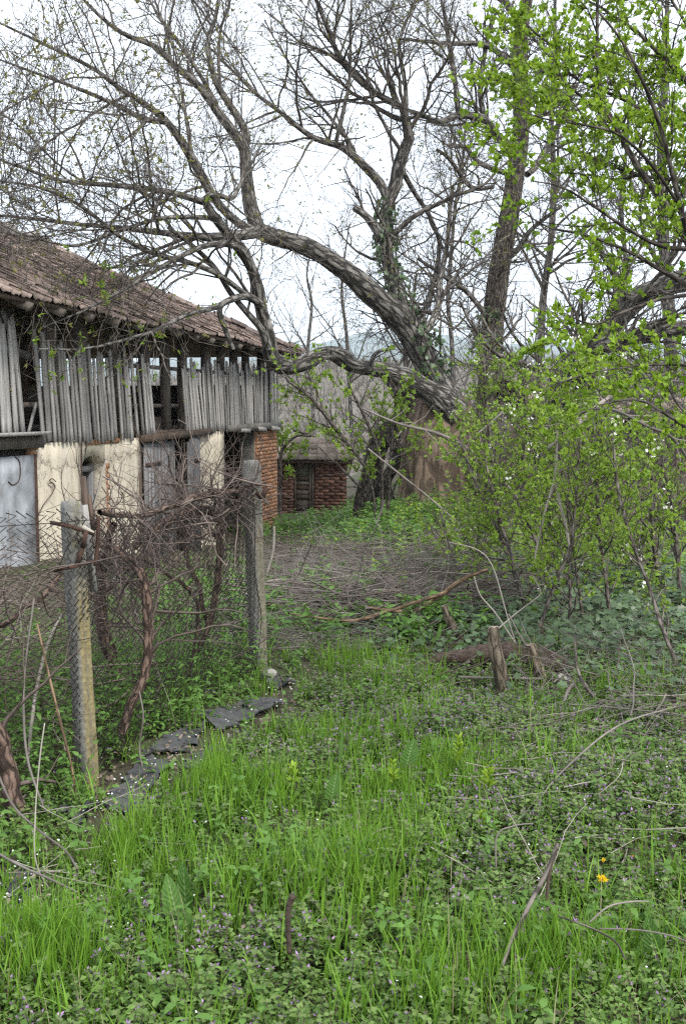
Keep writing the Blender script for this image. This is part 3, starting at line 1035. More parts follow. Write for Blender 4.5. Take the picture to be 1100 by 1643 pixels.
# ridge and hip caps, crumbling mortar
def caprow(a, b, n):
    for k in range(n):
        p = np.array(a) + (np.array(b) - np.array(a)) * (k + .5) / n
        d = norm(np.array(b) - np.array(a))
        L = np.linalg.norm(np.array(b) - np.array(a)) / n
        g = Geo()
        th = np.linspace(0.1, np.pi - .1, 6)
        sd = norm(np.cross(d, (0, 0, 1))); u = np.cross(sd, d)
        e0, e1 = p - d * L * .56, p + d * L * .56
        j = RNG.uniform(-.03, .03, 3)
        ring = lambda c, r: [c + j + sd * r * math.cos(t) + u * r * math.sin(t) for t in th]
        g.add(np.array(ring(e0, .12) + ring(e1, .10)), [[i, i + 1, i + 7, i + 6] for i in range(5)])
        part('ridge_tile', g, M['tile'], smooth=True)
caprow((BL, ridge_y, ZR + .0), (xr, ridge_y, ZR + .0), 28)
caprow((xr, ridge_y, ZR + .0), (RE, OV, ZE + .02), 16)
caprow((xr, ridge_y, ZR + .0), (RE, -BD - OV, ZE + .02), 16)
g = Geo()
for k in range(9):
    x = 4 + k * .28 + random.uniform(-.1, .1)
    g.box(x - .12, x + .12, ridge_y + .02, ridge_y + .25, ZR - .06, ZR + random.uniform(.06, .16), .04)
part('ridge_mortar', g, M['stone'])
# doors
def leaf_door(hx, width, zt, swing, sgn):
    """Plank door leaf hinged at hx; sgn = direction of the free edge along x."""
    d = link('door', None, barn)
    d.location = (hx, 0.03, 0.02)
    d.rotation_euler = (0, 0, swing)
    n = max(3, int(round(width / 0.16)))
    pw = width / n
    for k in range(n):
        g = Geo()
        dz = -0.10 * (k / n) + random.uniform(-.02, .02)
        g.box(sgn * (k * pw + .003) if sgn > 0 else -(k + 1) * pw + .003, sgn * ((k + 1) * pw - .003) if sgn > 0 else -k * pw - .003, -.015, .015, random.uniform(.02, .06), zt + dz, .003)
        g.build('plank', M['plank'], d)
    for zz in (zt - 0.42, 0.4):
        g = Geo(); a, b = (0.01, .5 * width) if sgn > 0 else (-.5 * width, -.01)
        g.box(a, b, .017, .03, zz - .03, zz + .03, .004); g.build('hinge', M['rust'], d)
    for zz in (zt - 0.5, 0.35):
        g = Geo(); a, b = (0.03, width - .03) if sgn > 0 else (-width + .03, -.03)
        g.box(a, b, -.05, -.017, zz - .06, zz + .06); g.build('ledge', M['timber'], d)
    return d
leaf_door(XD1 - 0.05, XD1 - W(282, 740)[0] - 0.05, 2.15, 0.05, -1)
leaf_door(XD0 + 0.02, W(292, 740)[0] - XD0, 2.12, 0.10, 1)
g = Geo(); g.bar((XD1 + 0.0, -0.06, -.1), (XD1 + 0.0, -0.06, ZF), 0.12, 0.12, up=(0, 1, 0), jit=.008); part('door_post', g, M['dark_wood'])
g = Geo(); g.bar((W(288, 740)[0], -0.10, -.1), (W(287, 740)[0], -0.10, ZF - .1), 0.05, 0.05, up=(0, 1, 0)); part('door_post', g, M['slat'])
# loose wires, drip rod and hook on the wall
def wire_on(rows, r=.006, m='rust', name='wire', y=.035):
    pts = [[W(a, b, y)[0], y, W(a, b, y)[1]] for a, b in rows]
    g = Geo(); c = catmull(np.array(pts), 20); tubes(g, c, np.full(20, r), 4); part(name, g, M[m])
wire_on([(131, 700), (131, 760), (133, 830)], .012, name='rod')
wire_on([(24, 732), (32, 742), (32, 768), (22, 778), (14, 773)], .007)
wire_on([(90, 773), (84, 768), (80, 772), (88, 778), (85, 790), (70, 810), (60, 830)], .007)

# ------------------------------------------------------------------ little brick shed
SB = P(445, 828, 25.6)
SX1 = P(556, 828, 25.6)[0]
SZ = -1.06
shed = empty('brick_shed', ((SB[0] + SX1) / 2, 25.6, SZ), 'small red brick shed with plank door and patched tile roof', 'shed')
sw = (SX1 - SB[0]) / 2
hz = P(500, 741, 25.6)[2] - SZ
dxa, dxb = P(471, 800, 25.6)[0] - shed.location[0], P(501, 800, 25.6)[0] - shed.location[0]
for a, b in ((-sw, dxa), (dxb + .03, sw)):
    g = Geo(); g.box(a, b, 0.02, 0.25, -.1, hz - .004)
    wl = g.build('wall', M['mortar_dark'], shed)
    zc, row = 0.03, 0
    while zc < hz - .02:
        x = a + (0 if row % 2 else -.13)
        while x < b - .02:
            p, q = max(x, a), min(x + .25, b)
            if q - p > .05:
                brick(wl, (p + q) / 2, 0.065 + random.uniform(-.015, .008), zc, (q - p - .012) / .244, BRR)
            x += .262
        zc += .0765; row += 1
g = Geo(); g.box(-sw, -sw + .22, .253, 1.8, -.1, hz - .01); g.build('wall', M['mortar_dark'], shed)
g = Geo(); g.box(sw - .22, sw, .253, 1.8, -.1, hz - .01); g.build('wall', M['mortar_dark'], shed)
g = Geo(); g.box(-sw + .223, sw - .223, 1.6, 1.8, -.1, hz - .01); g.build('wall', M['mortar_dark'], shed)
dr = link('door', None, shed); dr.location = (dxa, 0.03, 0)
dw = dxb - dxa
g = Geo(); g.box(0, .06, -.02, .03, 0, hz - .03, .003); g.build('stile', M['dark_wood'], dr)
g = Geo(); g.box(dw - .075, dw - .01, -.02, .03, 0, hz - .03, .003); g.build('stile', M['timber'], dr)
for k, (a, b) in enumerate(((.02, .13), (.44, .55), (.56, .66), (.67, .77), (.78, .88), (.90, .99), (hz - .14, hz - .05))):
    g = Geo(); g.box(.063, dw - .078, -.012, .02, a, b, .006); g.build('board', M['dark_wood'] if k % 2 else M['timber'], dr)
g = Geo(); g.box(.06, dw - .08, .012, .022, .1, .45); g.build('panel', M['timber'], dr)
g = Geo(); g.box(.06, dw - .08, .022, .03, .98, hz - .1); g.build('panel', M['jamb'], dr)
g = Geo(); g.bar((dxb + .005, .0, 0), (dxb + .02, -.02, hz - .03), .03, .04, up=(0, 1, 0)); g.build('door_post', M['timber'], shed)
g = Geo()
g.box(-sw - .08, sw + .1, -.28, 1.9, hz, hz + .03)
rf = Geo()
rt0, rt1 = hz + .02, hz + .5
rf.add([[-sw - .1, -.22, rt0], [sw + .15, -.22, rt0 - .02], [sw + .15, 1.0, rt1], [-sw - .1, 1.0, rt1], [-sw - .1, 1.95, rt0], [sw + .15, 1.95, rt0],
        [-sw - .1, -.22, rt0 - .04], [sw + .15, -.22, rt0 - .06], [sw + .15, 1.95, rt0 - .04], [-sw - .1, 1.95, rt0 - .04]],
       [[0, 1, 2, 3], [3, 2, 5, 4], [0, 6, 7, 1], [6, 9, 8, 7], [4, 5, 8, 9]], [[0, 3, 4], [1, 5, 2]])
roof_o = rf.build('roof', M['dark_wood'], shed)
spitch = math.atan2(rt1 - rt0, 1.22)
M['tile_grey'] = m_plain('mossy_grey_tile', (0.09, 0.075, 0.06), (0.22, 0.18, 0.145), 5.0, rvar=0.35)
TG = []
for k in range(3):
    me = tile_geo().mesh('tile', True); me.materials.append(M['tile_grey']); TG.append(me)
for c in range(4):
    x = -sw - .02
    while x < sw + .15:
        s = c * .32
        o = link('tile', random.choice(TV if x < -sw + .38 else TG), shed)
        o.matrix_local = Matrix.Translation((x, -.27 + s * math.cos(spitch), rt0 + .03 + s * math.sin(spitch) + random.uniform(0, .02))) @ Matrix.Rotation(spitch - .04 + random.uniform(-.04, .04), 4, 'X') @ Matrix.Rotation(random.uniform(-.06, .06), 4, 'Z')
        x += TW * .96

# ------------------------------------------------------------------ ruined mud building on the right
RY = 17.4
ruin = empty('ruined_building', (4.0, RY, -0.15), 'collapsed mud brick building with dark doorway half buried in dead vines', 'ruin')
def rl(px, py, Y=RY):
    p = P(px, py, Y)
    return p[0] - 4.0, p[2] + 0.15
def ragged(x0, x1, z0, tops, y0, y1):
    g = Geo()
    n = len(tops)
    xs = np.linspace(x0, x1, n)
    f = [[x, y0 + random.uniform(-.03, .03), z0] for x in xs] + [[x, y0 + random.uniform(-.05, .05), t] for x, t in zip(xs, tops)]
    b = [[x, y1, z0] for x in xs] + [[x, y1, t] for x, t in zip(xs, tops)]
    q = []
    for i in range(n - 1):
        q += [[i, i + 1, i + 1 + n, i + n], [2 * n + i, 2 * n + i + n, 2 * n + i + n + 1, 2 * n + i + 1], [n + i, n + i + 1, 3 * n + i + 1, 3 * n + i]]
    q += [[0, n, 3 * n, 2 * n], [n - 1, 3 * n - 1, 4 * n - 1, 2 * n - 1]]
    g.add(np.array(f + b), q)
    return g
xa = rl(862, 700)[0]; xb = rl(945, 700)[0]; xc = rl(990, 700)[0]; xd = rl(1180, 700)[0]
ragged(xa, xb, -.4, [1.3, 1.5, 1.75, 1.7, 1.9, 1.85, 1.75, 1.6], 0, .5).build('wall', M['mud'], ruin)
ragged(xc, xd, -.4, [1.62, 1.66, 1.5, 1.4, 1.45, 1.2, 1.3, 1.1], 0, .5).build('wall', M['mud'], ruin)
g = Geo(); g.bar((xb - .2, .0, 1.64), (xc + .25, .05, 1.68), .18, .12, jit=.02); g.build('lintel', M['dark_wood'], ruin)
g = Geo(); g.box(xb + .0, xb + .09, -.05, .1, -.3, 1.58, .01); g.build('door_frame', M['dark_wood'], ruin)
g = Geo(); g.box(xc - .09, xc, -.05, .1, -.3, 1.58, .01); g.build('door_frame', M['dark_wood'], ruin)
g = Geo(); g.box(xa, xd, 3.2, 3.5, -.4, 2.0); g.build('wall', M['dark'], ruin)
g = Geo(); g.box(xa - .3, xa, .1, 3.2, -.4, 1.6); g.build('wall', M['mud'], ruin)
ro = Geo()
nx2, ny2 = 16, 10
X, Yy = np.meshgrid(np.linspace(xa - .3, xd, nx2), np.linspace(-.25, 3.6, ny2))
Z = 1.75 + .35 * np.sin(np.clip((Yy + .25) / 3.85, 0, 1) * np.pi) + RNG.uniform(-.1, .1, X.shape) - .2 * np.sin(X * 1.1)
i = (np.arange(ny2 - 1)[:, None] * nx2 + np.arange(nx2 - 1)[None]).ravel()
ro.add(np.stack([X, Yy, Z], -1), np.stack([i, i + 1, i + nx2 + 1, i + nx2], -1))
ro.add(np.stack([X, Yy, Z - .12], -1), np.stack([i, i + nx2, i + nx2 + 1, i + 1], -1))
ro.build('sagging_roof', M['mud'], ruin, True)
for k in range(12):
    x = xa + (xd - xa) * k / 11 + random.uniform(-.15, .15)
    g = Geo(); g.bar((x, -.5 + random.uniform(-.2, .2), 1.55 + random.uniform(-.25, .15)), (x + random.uniform(-.4, .4), 1.5, 2.0), .08, .08, jit=.01)
    g.build('rafter', M['timber'], ruin)

# ------------------------------------------------------------------ trees
def limb_rows(rows, k, Y0=19.0, x0=700.0, bulge=0.0):
    """Give each row a distance: limbs reaching to the left come towards the camera."""
    return [(a, b, w, Y0 - 7.2 * k * max(0.0, (x0 - a)) / 700.0) for a, b, w in rows]

def twiggery(tree, limbs, spec, mat_twig, sides=(5, 4, 3), bias=None):
    """Three generations of branches off the limbs, in one crown part. Returns the finest twigs."""
    pts = np.stack([l[0] for l in limbs]); rad = np.stack([l[1] for l in limbs])
    g = Geo()
    out = []
    for lv, sp in enumerate(spec):
        n = sp.get('n', 6)
        p2, r2 = spawn(pts, rad, sp['N'], sp.get('s', (0.15, 1.0)), sp['L'], sp.get('a', (30, 75)), n, sp.get('rr', 0.5), sp.get('rmin', 0.002), sp.get('up', 0.04), sp.get('wig', 0.16), sp.get('tip', 0.3), bias, sp.get('tl', .5))
        tubes(g, p2 - np.array(tree.location), r2, sides[min(lv, len(sides) - 1)])
        pts, rad = p2, r2
        out.append((p2, r2))
    g.build('twigs', mat_twig, tree, True, 'stuff')
    return out

def limb_part(tree, name, pr, mat, sides=12, rough=0.05, cap=False, lump=0.0, k=1.0):
    g = Geo()
    tubes(g, pr[0] - np.array(tree.location), pr[1] * k, sides, ref=(0, 1, 0), cap=cap, rough=rough, lump=lump)
    return g.build(name, mat, tree, True)

def tip_leaves(tree, tw, N, size, mat, wr=.5, per=3, spread=1.0, name='leaves', s_rng=(0.3, 1.0), kind='diamond', up=None, lobes=None):
    """Leaf clusters along twigs."""
    p, r = tw
    T, n, _ = p.shape
    idx = RNG.integers(0, T, N)
    f = np.minimum(RNG.uniform(s_rng[0], s_rng[1], N) * (n - 1), n - 1.001)
    i = f.astype(int); t = (f - i)[:, None]
    pos = p[idx, i] * (1 - t) + p[idx, i + 1] * t
    d = norm(p[idx, i + 1] - p[idx, i])
    pos = np.repeat(pos, per, 0); d = np.repeat(d, per, 0)
    dr = norm(d * .6 + RNG.normal(size=pos.shape) * spread * .6)
    tint = np.repeat(RNG.uniform(0, 1, N), per) * .6 + RNG.uniform(0, .4, N * per)
    g = Geo()
    leaves(g, pos - np.array(tree.location), dr, RNG.uniform(size[0], size[1], N * per), wr, .12, tint, kind=kind, up=up)
    return g.build(name, mat, tree, False, 'stuff')

# --- the big walnut
WY = 19.0
wb = P(705, 806, WY)
walnut = empty('walnut_tree', (wb[0], wb[1], float(gz(wb[0], wb[1]))), 'huge leaning walnut tree with bare spreading limbs, centre of the yard', 'tree')
base = path_px([(706, 835, 172, WY), (704, 806, 140, WY), (702, 770, 122, WY), (703, 730, 116, WY), (708, 690, 112, WY), (716, 655, 92, WY), (724, 632, 60, WY)], 34)
limb_part(walnut, 'trunk_base', base, M['bare_wood'], 36, .075)['label'] = 'broad barkless brown trunk base'
LB = [(735, 668, 70, 18.6), (718, 652, 66, 18.6), (690, 630, 52, 18.5), (640, 603, 38, 18.3), (605, 592, 31, 18.0), (570, 588, 29, 17.8), (545, 571, 34, 17.6), (520, 567, 31, 17.4), (490, 582, 32, 17.1), (462, 588, 33, 16.9), (437, 576, 38, 16.6), (430, 545, 32, 16.4), (420, 500, 27, 16.2), (410, 450, 24, 16.0), (394, 412, 22, 15.8), (368, 378, 20, 15.5), (342, 345, 18, 15.2), (328, 322, 14, 15.0)]
UT = [(742, 690, 66, 19.2), (720, 650, 66, 19.2), (692, 600, 56, 19.2), (668, 550, 55, 19.2), (640, 510, 53, 19.1), (600, 475, 48, 19.0), (560, 440, 42, 18.8), (500, 400, 37, 18.4), (440, 380, 34, 18.0), (415, 370, 32, 17.8)]
LA = [(415, 371, 30), (402, 332, 28), (395, 280, 24), (392, 240, 22), (375, 213, 20), (350, 180, 18), (330, 150, 16), (305, 125, 15), (280, 105, 13), (250, 75, 10), (200, 55, 9), (160, 25, 7), (128, -8, 5)]
LA2 = [(392, 240, 18), (394, 212, 16), (370, 170, 14), (348, 135, 12), (336, 90, 10), (335, 60, 9), (345, 30, 8), (352, -8, 6)]
LBc = [(415, 372, 24), (372, 379, 20), (320, 380, 16), (250, 372, 12), (190, 365, 10), (130, 360, 8), (60, 352, 6), (-10, 345, 4)]
LC = [(415, 374, 20), (380, 356, 16), (346, 322, 17), (328, 290, 18), (310, 258, 18), (290, 225, 16), (265, 192, 14), (230, 165, 12), (190, 140, 10), (150, 110, 8), (80, 75, 6), (-10, 32, 4)]
LC2 = [(268, 196, 12), (230, 190, 11), (180, 165, 9), (120, 140, 7), (60, 118, 5), (-10, 92, 3)]
LL1 = [(332, 326, 13), (270, 308, 12), (190, 298, 10), (100, 290, 8), (40, 270, 6), (-10, 253, 3)]
LL2 = [(340, 340, 13), (330, 318, 12), (345, 312, 10), (372, 318, 9), (384, 298, 8), (400, 268, 6), (420, 230, 4)]
LL3 = [(420, 490, 16), (398, 476, 15), (372, 480, 13), (352, 495, 12), (362, 530, 11), (374, 560, 9)]
LL4 = [(408, 440, 12), (385, 398, 14), (340, 392, 12), (292, 410, 10), (240, 440, 8), (190, 470, 6), (130, 500, 4), (70, 525, 3)]
LL5 = [(398, 476, 11), (350, 440, 11), (300, 420, 10), (250, 408, 9), (190, 378, 8), (130, 330, 7), (60, 300, 5), (-10, 290, 3)]
LL6 = [(352, 492, 11), (300, 505, 9), (250, 530, 8), (190, 548, 6), (130, 560, 4), (60, 560, 3)]
LL7 = [(342, 350, 10), (300, 348, 9), (250, 352, 8), (180, 375, 7), (120, 395, 5), (60, 385, 4), (-10, 398, 3)]
LL8 = [(432, 560, 15), (420, 530, 14), (395, 500, 12), (370, 470, 11), (345, 430, 10), (310, 395, 9), (270, 365, 7)]
LD = [(668, 545, 40, 19.3), (648, 505, 36, 19.4), (636, 465, 32, 19.6), (622, 420, 28, 19.8), (618, 370, 27, 20.0), (622, 325, 27, 20.2), (636, 292, 27, 20.2), (640, 260, 26, 20.2), (655, 226, 24, 20.2), (652, 200, 20, 20.2), (645, 172, 17, 20.1), (610, 155, 13, 20.0), (572, 126, 12, 19.8), (545, 95, 11, 19.6), (530, 58, 10, 19.4), (515, 20, 9, 19.2), (503, -10, 7, 19)]
LD2 = [(622, 322, 22, 20.2), (612, 298, 20, 20.2), (590, 272, 18, 20), (555, 240, 16, 19.8), (535, 231, 15, 19.6), (505, 222, 12, 19.4), (480, 205, 11, 19.2), (450, 180, 9, 19), (410, 150, 7, 18.6), (370, 110, 5, 18.2), (330, 70, 3, 18)]
LD3 = [(650, 190, 11, 20.2), (650, 140, 9, 20.4), (640, 80, 8, 20.5), (645, 50, 7, 20.6), (662, 10, 6, 20.8), (668, -15, 4, 21)]
LD4 = [(538, 231, 9, 19.6), (550, 180, 8, 19.5), (560, 130, 7, 19.4), (562, 60, 6, 19.3), (564, -10, 4, 19.2)]
LD5 = [(640, 265, 12, 20.2), (665, 310, 10, 20.8), (690, 350, 9, 21.4), (705, 400, 8, 22), (690, 470, 12, 21.5), (672, 520, 13, 19.8)]
STUB = [(610, 385, 15, 19.8), (600, 362, 14, 19.7), (585, 345, 12, 19.6), (568, 333, 11, 19.5)]
LE = [(668, 550, 16, 19.4), (700, 500, 14, 20), (705, 450, 12, 20.6), (716, 400, 10, 21), (722, 330, 9, 21.4), (725, 300, 7, 21.6)]
LK = [(598, 600, 12, 17.9), (596, 580, 10, 17.8), (604, 566, 8, 17.7), (622, 560, 5, 17.6)]
# knots on the low limb
limbs, few = [], []
tr_low = path_px(LB, 110)
limb_part(walnut, 'limb', tr_low, M['big_bark'], 20, .13, lump=.08, k=.76)
tr_up = path_px(UT, 90)
limb_part(walnut, 'trunk', tr_up, M['big_bark'], 24, .09, lump=.03, k=.77)
for rows, k in ((LA, .55), (LA2, .5), (LBc, .85), (LC, .8), (LC2, .85), (LL1, 1.0), (LL2, 1.0), (LL3, 1.05), (LL4, 1.08), (LL5, 1.05), (LL6, 1.1), (LL7, 1.0), (LL8, 1.0)):
    pr = path_px(limb_rows(rows, k), 26)
    (few if rows in (LL4, LL6, LL3) else limbs).append(pr)
    limb_part(walnut, 'limb', pr, M['walnut'], 9, .05, k=.82)
for rows in (LD, LD2, LD3, LD4, LD5, LE, LK):
    pr = path_px(rows, 26)
    limbs.append(pr)
    limb_part(walnut, 'limb', pr, M['big_bark' if rows is LD else 'walnut'], 12, .07, k=.76)
limb_part(walnut, 'stub', path_px(STUB, 12), M['walnut'], 10, .06, cap=True)
lowr = (catmull(np.column_stack(tr_low), 26)[:, :3], catmull(np.column_stack(tr_low), 26)[:, 3])
upr = (catmull(np.column_stack(tr_up), 26)[:, :3], catmull(np.column_stack(tr_up), 26)[:, 3])
twf = twiggery(walnut, few, [
    dict(N=26, L=(0.5, 1.5), a=(25, 60), n=8, rr=.5, rmin=.006, up=.03, wig=.18, tip=.35, s=(.15, 1)),
    dict(N=120, L=(0.3, .9), a=(25, 65), n=6, rr=.55, rmin=.004, up=.03, wig=.2)], M['twig'])
tip_leaves(walnut, twf[1], 90, (.04, .09), M['l_sap'], .42, 4, 1.0, 'leaf_buds', (.75, 1.0))
twiggery(walnut, [lowr, upr], [
    dict(N=30, L=(0.5, 1.6), a=(35, 75), n=8, rr=.12, rmin=.006, up=.05, wig=.18, s=(.25, .95)),
    dict(N=130, L=(0.3, .9), a=(25, 65), n=6, rr=.55, rmin=.004, up=.03, wig=.2)], M['twig'])
tw = twiggery(walnut, limbs, [
    dict(N=300, L=(0.8, 3.0), a=(25, 70), n=10, rr=.42, rmin=.006, up=.03, wig=.16, tip=.3, s=(.2, 1), tl=.2),
    dict(N=2600, L=(0.4, 1.4), a=(25, 65), n=7, rr=.55, rmin=.004, up=.02, wig=.18, s=(.35, 1), tl=.25),
    dict(N=12500, L=(0.18, .7), a=(25, 60), n=4, rr=.6, rmin=.003, up=.04, wig=.2, s=(.3, 1), tl=.2),
], M['twig'])
tip_leaves(walnut, tw[2], 5200, (.025, .07), M['l_bud'], .42, 3, 1.0, 'leaf_buds', (.75, 1.0))

# ivy on the walnut's forked limb
def ivy_on(name, label, rows, N, size, thick):
    p, r = path_px(rows, 60)
    o = empty(name, p[0], label, 'ivy')
    i = RNG.integers(0, 59, N)
    th = RNG.uniform(0, 6.28, N)
    rd = np.stack([np.cos(th), np.sin(th) , RNG.normal(0, .25, N)], -1)
    off = (r[i] * RNG.uniform(.95, thick, N))[:, None]
    pos = p[i] + rd * off + RNG.normal(0, .03, (N, 3))
    g = Geo()
    leaves(g, pos - p[0], norm(rd * .5 + np.array([0, 0, -1]) + RNG.normal(0, .5, (N, 3))), RNG.uniform(size[0], size[1], N), 1.0, .1, kind='lobed', up=None)
    g.build('leaves', M['l_ivy'], o, False, 'stuff')
    g = Geo()
    for k in range(4):
        ph = k * 1.6
        q = p + np.stack([np.cos(ph + np.arange(60) * .09) * r, np.sin(ph + np.arange(60) * .09) * r, np.zeros(60)], -1)
        tubes(g, q - p[0], np.full(60, .014), 4, ref=(0, 1, 0))
    g.build('stem', M['bark2'], o, True)
    return o
ivy_on('climbing_ivy', 'dark green ivy wrapped round the upright forked walnut limb', [(660, 525, 34, 19.3), (640, 470, 34, 19.5), (622, 420, 30, 19.7), (617, 370, 29, 19.9), (622, 320, 26, 20.1)], 480, (.06, .11), 1.15)
ivy_on('climbing_ivy', 'thin ivy strand climbing the right flank of the leaning trunk', [(700, 600, 30, 18.9), (692, 560, 30, 18.9), (680, 520, 24, 19.0)], 110, (.06, .11), 1.5)

# --- tall straight tree behind, right of the walnut
t2 = empty('tall_tree', P(785, 640, 22.0), 'tall straight dark trunked tree behind the shrubs, right of the walnut', 'tree')
t2.location[2] = float(gz(t2.location[0], 22.0))
T2 = [(782, 760, 60, 22), (784, 640, 52, 22), (788, 540, 46, 22), (800, 440, 42, 22), (815, 350, 40, 22), (828, 270, 36, 22), (836, 200, 33, 22), (834, 130, 30, 22), (835, 60, 27, 22), (845, 0, 22, 22), (850, -40, 18, 22)]
limb_part(t2, 'trunk', path_px(T2, 60), M['bark2'], 18, .05, k=.78)
t2l = []
for rows in ([(826, 245, 18, 22), (795, 215, 16, 21.7), (776, 190, 15, 21.4), (735, 185, 14, 21), (705, 195, 11, 20.6), (665, 180, 8, 20.2), (630, 172, 5, 20)],
             [(834, 118, 15, 22), (800, 85, 12, 21.6), (770, 70, 11, 21.2), (722, 70, 9, 20.8), (680, 66, 7, 20.4), (640, 62, 5, 20)],
             [(838, 40, 16, 22), (815, 10, 14, 21.8), (800, -15, 12, 21.6)],
             [(812, 278, 12, 22), (770, 262, 10, 21.6), (745, 237, 9, 21.2), (720, 235, 6, 20.9)],
             [(776, 190, 12, 21.4), (770, 140, 10, 21.4), (782, 60, 8, 21.4), (795, 20, 6, 21.4)],
             [(735, 184, 11, 21), (728, 120, 10, 21), (720, 70, 9, 21), (712, 20, 7, 21), (706, -10, 5, 21)],
             [(838, 210, 12, 22), (868, 180, 11, 22.4), (900, 150, 10, 22.8), (925, 135, 8, 23)],
             [(845, 280, 13, 22), (862, 262, 12, 22.4), (900, 190, 11, 22.8), (920, 140, 9, 23)],
             [(806, 420, 14, 22), (830, 400, 11, 21.8), (850, 370, 9, 21.6), (900, 330, 7, 21.2)],
             [(790, 300, 9, 22), (755, 300, 9, 21.6), (720, 255, 8, 21.2), (700, 240, 6, 21)],
             [(790, 520, 12, 22), (750, 470, 10, 21.6), (715, 445, 8, 21.2), (670, 415, 6, 20.8)]):
    pr = path_px(rows, 20); t2l.append(pr); limb_part(t2, 'limb', pr, M['walnut'], 8, .05, k=.8)
T2c = path_px(T2, 20)
tw2 = twiggery(t2, t2l + [T2c], [
    dict(N=150, L=(0.7, 2.4), a=(30, 70), n=8, rr=.4, rmin=.006, up=.03, wig=.16),
    dict(N=800, L=(0.4, 1.3), a=(25, 65), n=6, rr=.55, rmin=.0045, up=.02, wig=.18),
    dict(N=4500, L=(0.2, .7), a=(25, 60), n=4, rr=.6, rmin=.0036, up=.04, wig=.2)], M['twig'])
tip_leaves(t2, tw2[2], 350, (.03, .07), M['l_bud'], .42, 3, 1.0, 'leaf_buds', (.75, 1.0))
ivy_on('climbing_ivy', 'dark ivy patch low on the tall straight trunk', [(776, 560, 34, 21.9), (780, 530, 30, 21.9), (786, 490, 24, 21.9)], 160, (.07, .12), 1.5)

# --- slimmer trees further back
def back_tree(label, rows, Y, spec_n, mat='walnut', group=None):
    b = P(rows[0][0], rows[0][1], Y)
    t = empty('bare_tree', (b[0], b[1], float(gz(b[0], b[1]))), label, 'tree', group=group)
    rows = [(a, c, w, Y) for a, c, w in rows]
    pr = path_px(rows, 30)
    pr = (pr[0], pr[1] * .68)
    limb_part(t, 'trunk', pr, M[mat], 9, .05)
    tws = twiggery(t, [pr], [
        dict(N=spec_n, L=(1.2, 4.2), a=(25, 60), n=8, rr=.5, rmin=.008, up=.05, wig=.13, s=(.25, 1)),
        dict(N=spec_n * 6, L=(0.6, 2.0), a=(25, 60), n=6, rr=.55, rmin=.007, up=.03, wig=.16),
        dict(N=spec_n * 22, L=(0.3, 1.0), a=(25, 60), n=4, rr=.6, rmin=.005, up=.04, wig=.2)], M['twig'])
    return t, tws
back_tree('slim pale trunked tree behind the tall dark one', [(866, 640, 22), (868, 520, 18), (873, 460, 17), (882, 400, 16), (886, 340, 15), (888, 280, 14), (884, 200, 12), (888, 100, 10), (890, -10, 7)], 26, 22)
back_tree('thin bare tree between the two big trunks', [(728, 700, 12), (725, 560, 11), (718, 480, 10), (724, 400, 9), (730, 330, 8), (742, 260, 6), (746, 200, 4)], 27, 16)
back_tree('bare tree seen through the forked walnut limbs', [(566, 720, 10), (560, 620, 9), (556, 540, 8), (548, 470, 7), (552, 420, 5), (560, 360, 3)], 30, 15)
back_tree('bare tree just right of the barn roof end', [(505, 720, 10), (500, 620, 9), (494, 560, 8), (500, 490, 7), (492, 440, 5), (500, 400, 3)], 33, 15)
back_tree('bare tree rising behind the ruined roof', [(1000, 640, 14), (995, 520, 12), (1003, 430, 11), (996, 330, 10), (1005, 230, 8), (1010, 130, 5)], 25, 20)
back_tree('grey trunked tree at the right edge behind the plum', [(1078, 640, 34), (1072, 500, 30), (1066, 420, 28), (1064, 370, 24), (1060, 250, 20), (1066, 120, 15), (1070, -10, 10)], 24, 20, 'walnut')
back_tree('bare tree left of the tall trunk over the shrubs', [(655, 690, 14), (652, 620, 12), (651, 560, 12), (660, 500, 8), (668, 440, 6)], 23, 12)

# --- old leaning tree at right with two low thick limbs
lt = empty('leaning_tree', G(905, 860), 'old tree at the right with thick low limbs slanting up over the ruin', 'tree')
la = path_px([(880, 760, 46, 15.2), (905, 660, 42, 15.1), (925, 600, 38, 15), (950, 565, 33, 15), (985, 520, 32, 14.9), (1018, 482, 36, 14.8), (1060, 460, 31, 14.6), (1105, 444, 29, 14.4), (1180, 420, 25, 14)], 40)
lb = path_px([(905, 660, 40, 15.1), (900, 600, 34, 14.8), (935, 566, 28, 14.6), (1000, 545, 26, 14.5), (1050, 531, 26, 14.4), (1105, 525, 24, 14.3), (1180, 500, 20, 14)], 36)
lc = path_px([(1018, 482, 20, 14.8), (1000, 470, 16, 14.6), (985, 440, 12, 14.4), (960, 400, 9, 14.2), (930, 370, 6, 14)], 26)
for x in (la, lb, lc):
    limb_part(lt, 'limb' if x is not la else 'trunk', x, M['walnut'], 14, .07)
re_ = lambda pr: (catmull(np.column_stack(pr), 26)[:, :3], catmull(np.column_stack(pr), 26)[:, 3])
twl = twiggery(lt, [re_(la), re_(lb), re_(lc)], [
    dict(N=70, L=(0.6, 2.6), a=(30, 75), n=8, rr=.32, rmin=.006, up=.04, wig=.16),
    dict(N=420, L=(0.3, 1.2), a=(25, 65), n=6, rr=.55, rmin=.004, up=.03, wig=.18),
    dict(N=1500, L=(0.15, .6), a=(25, 60), n=4, rr=.6, rmin=.003, up=.04, wig=.2)], M['twig'])

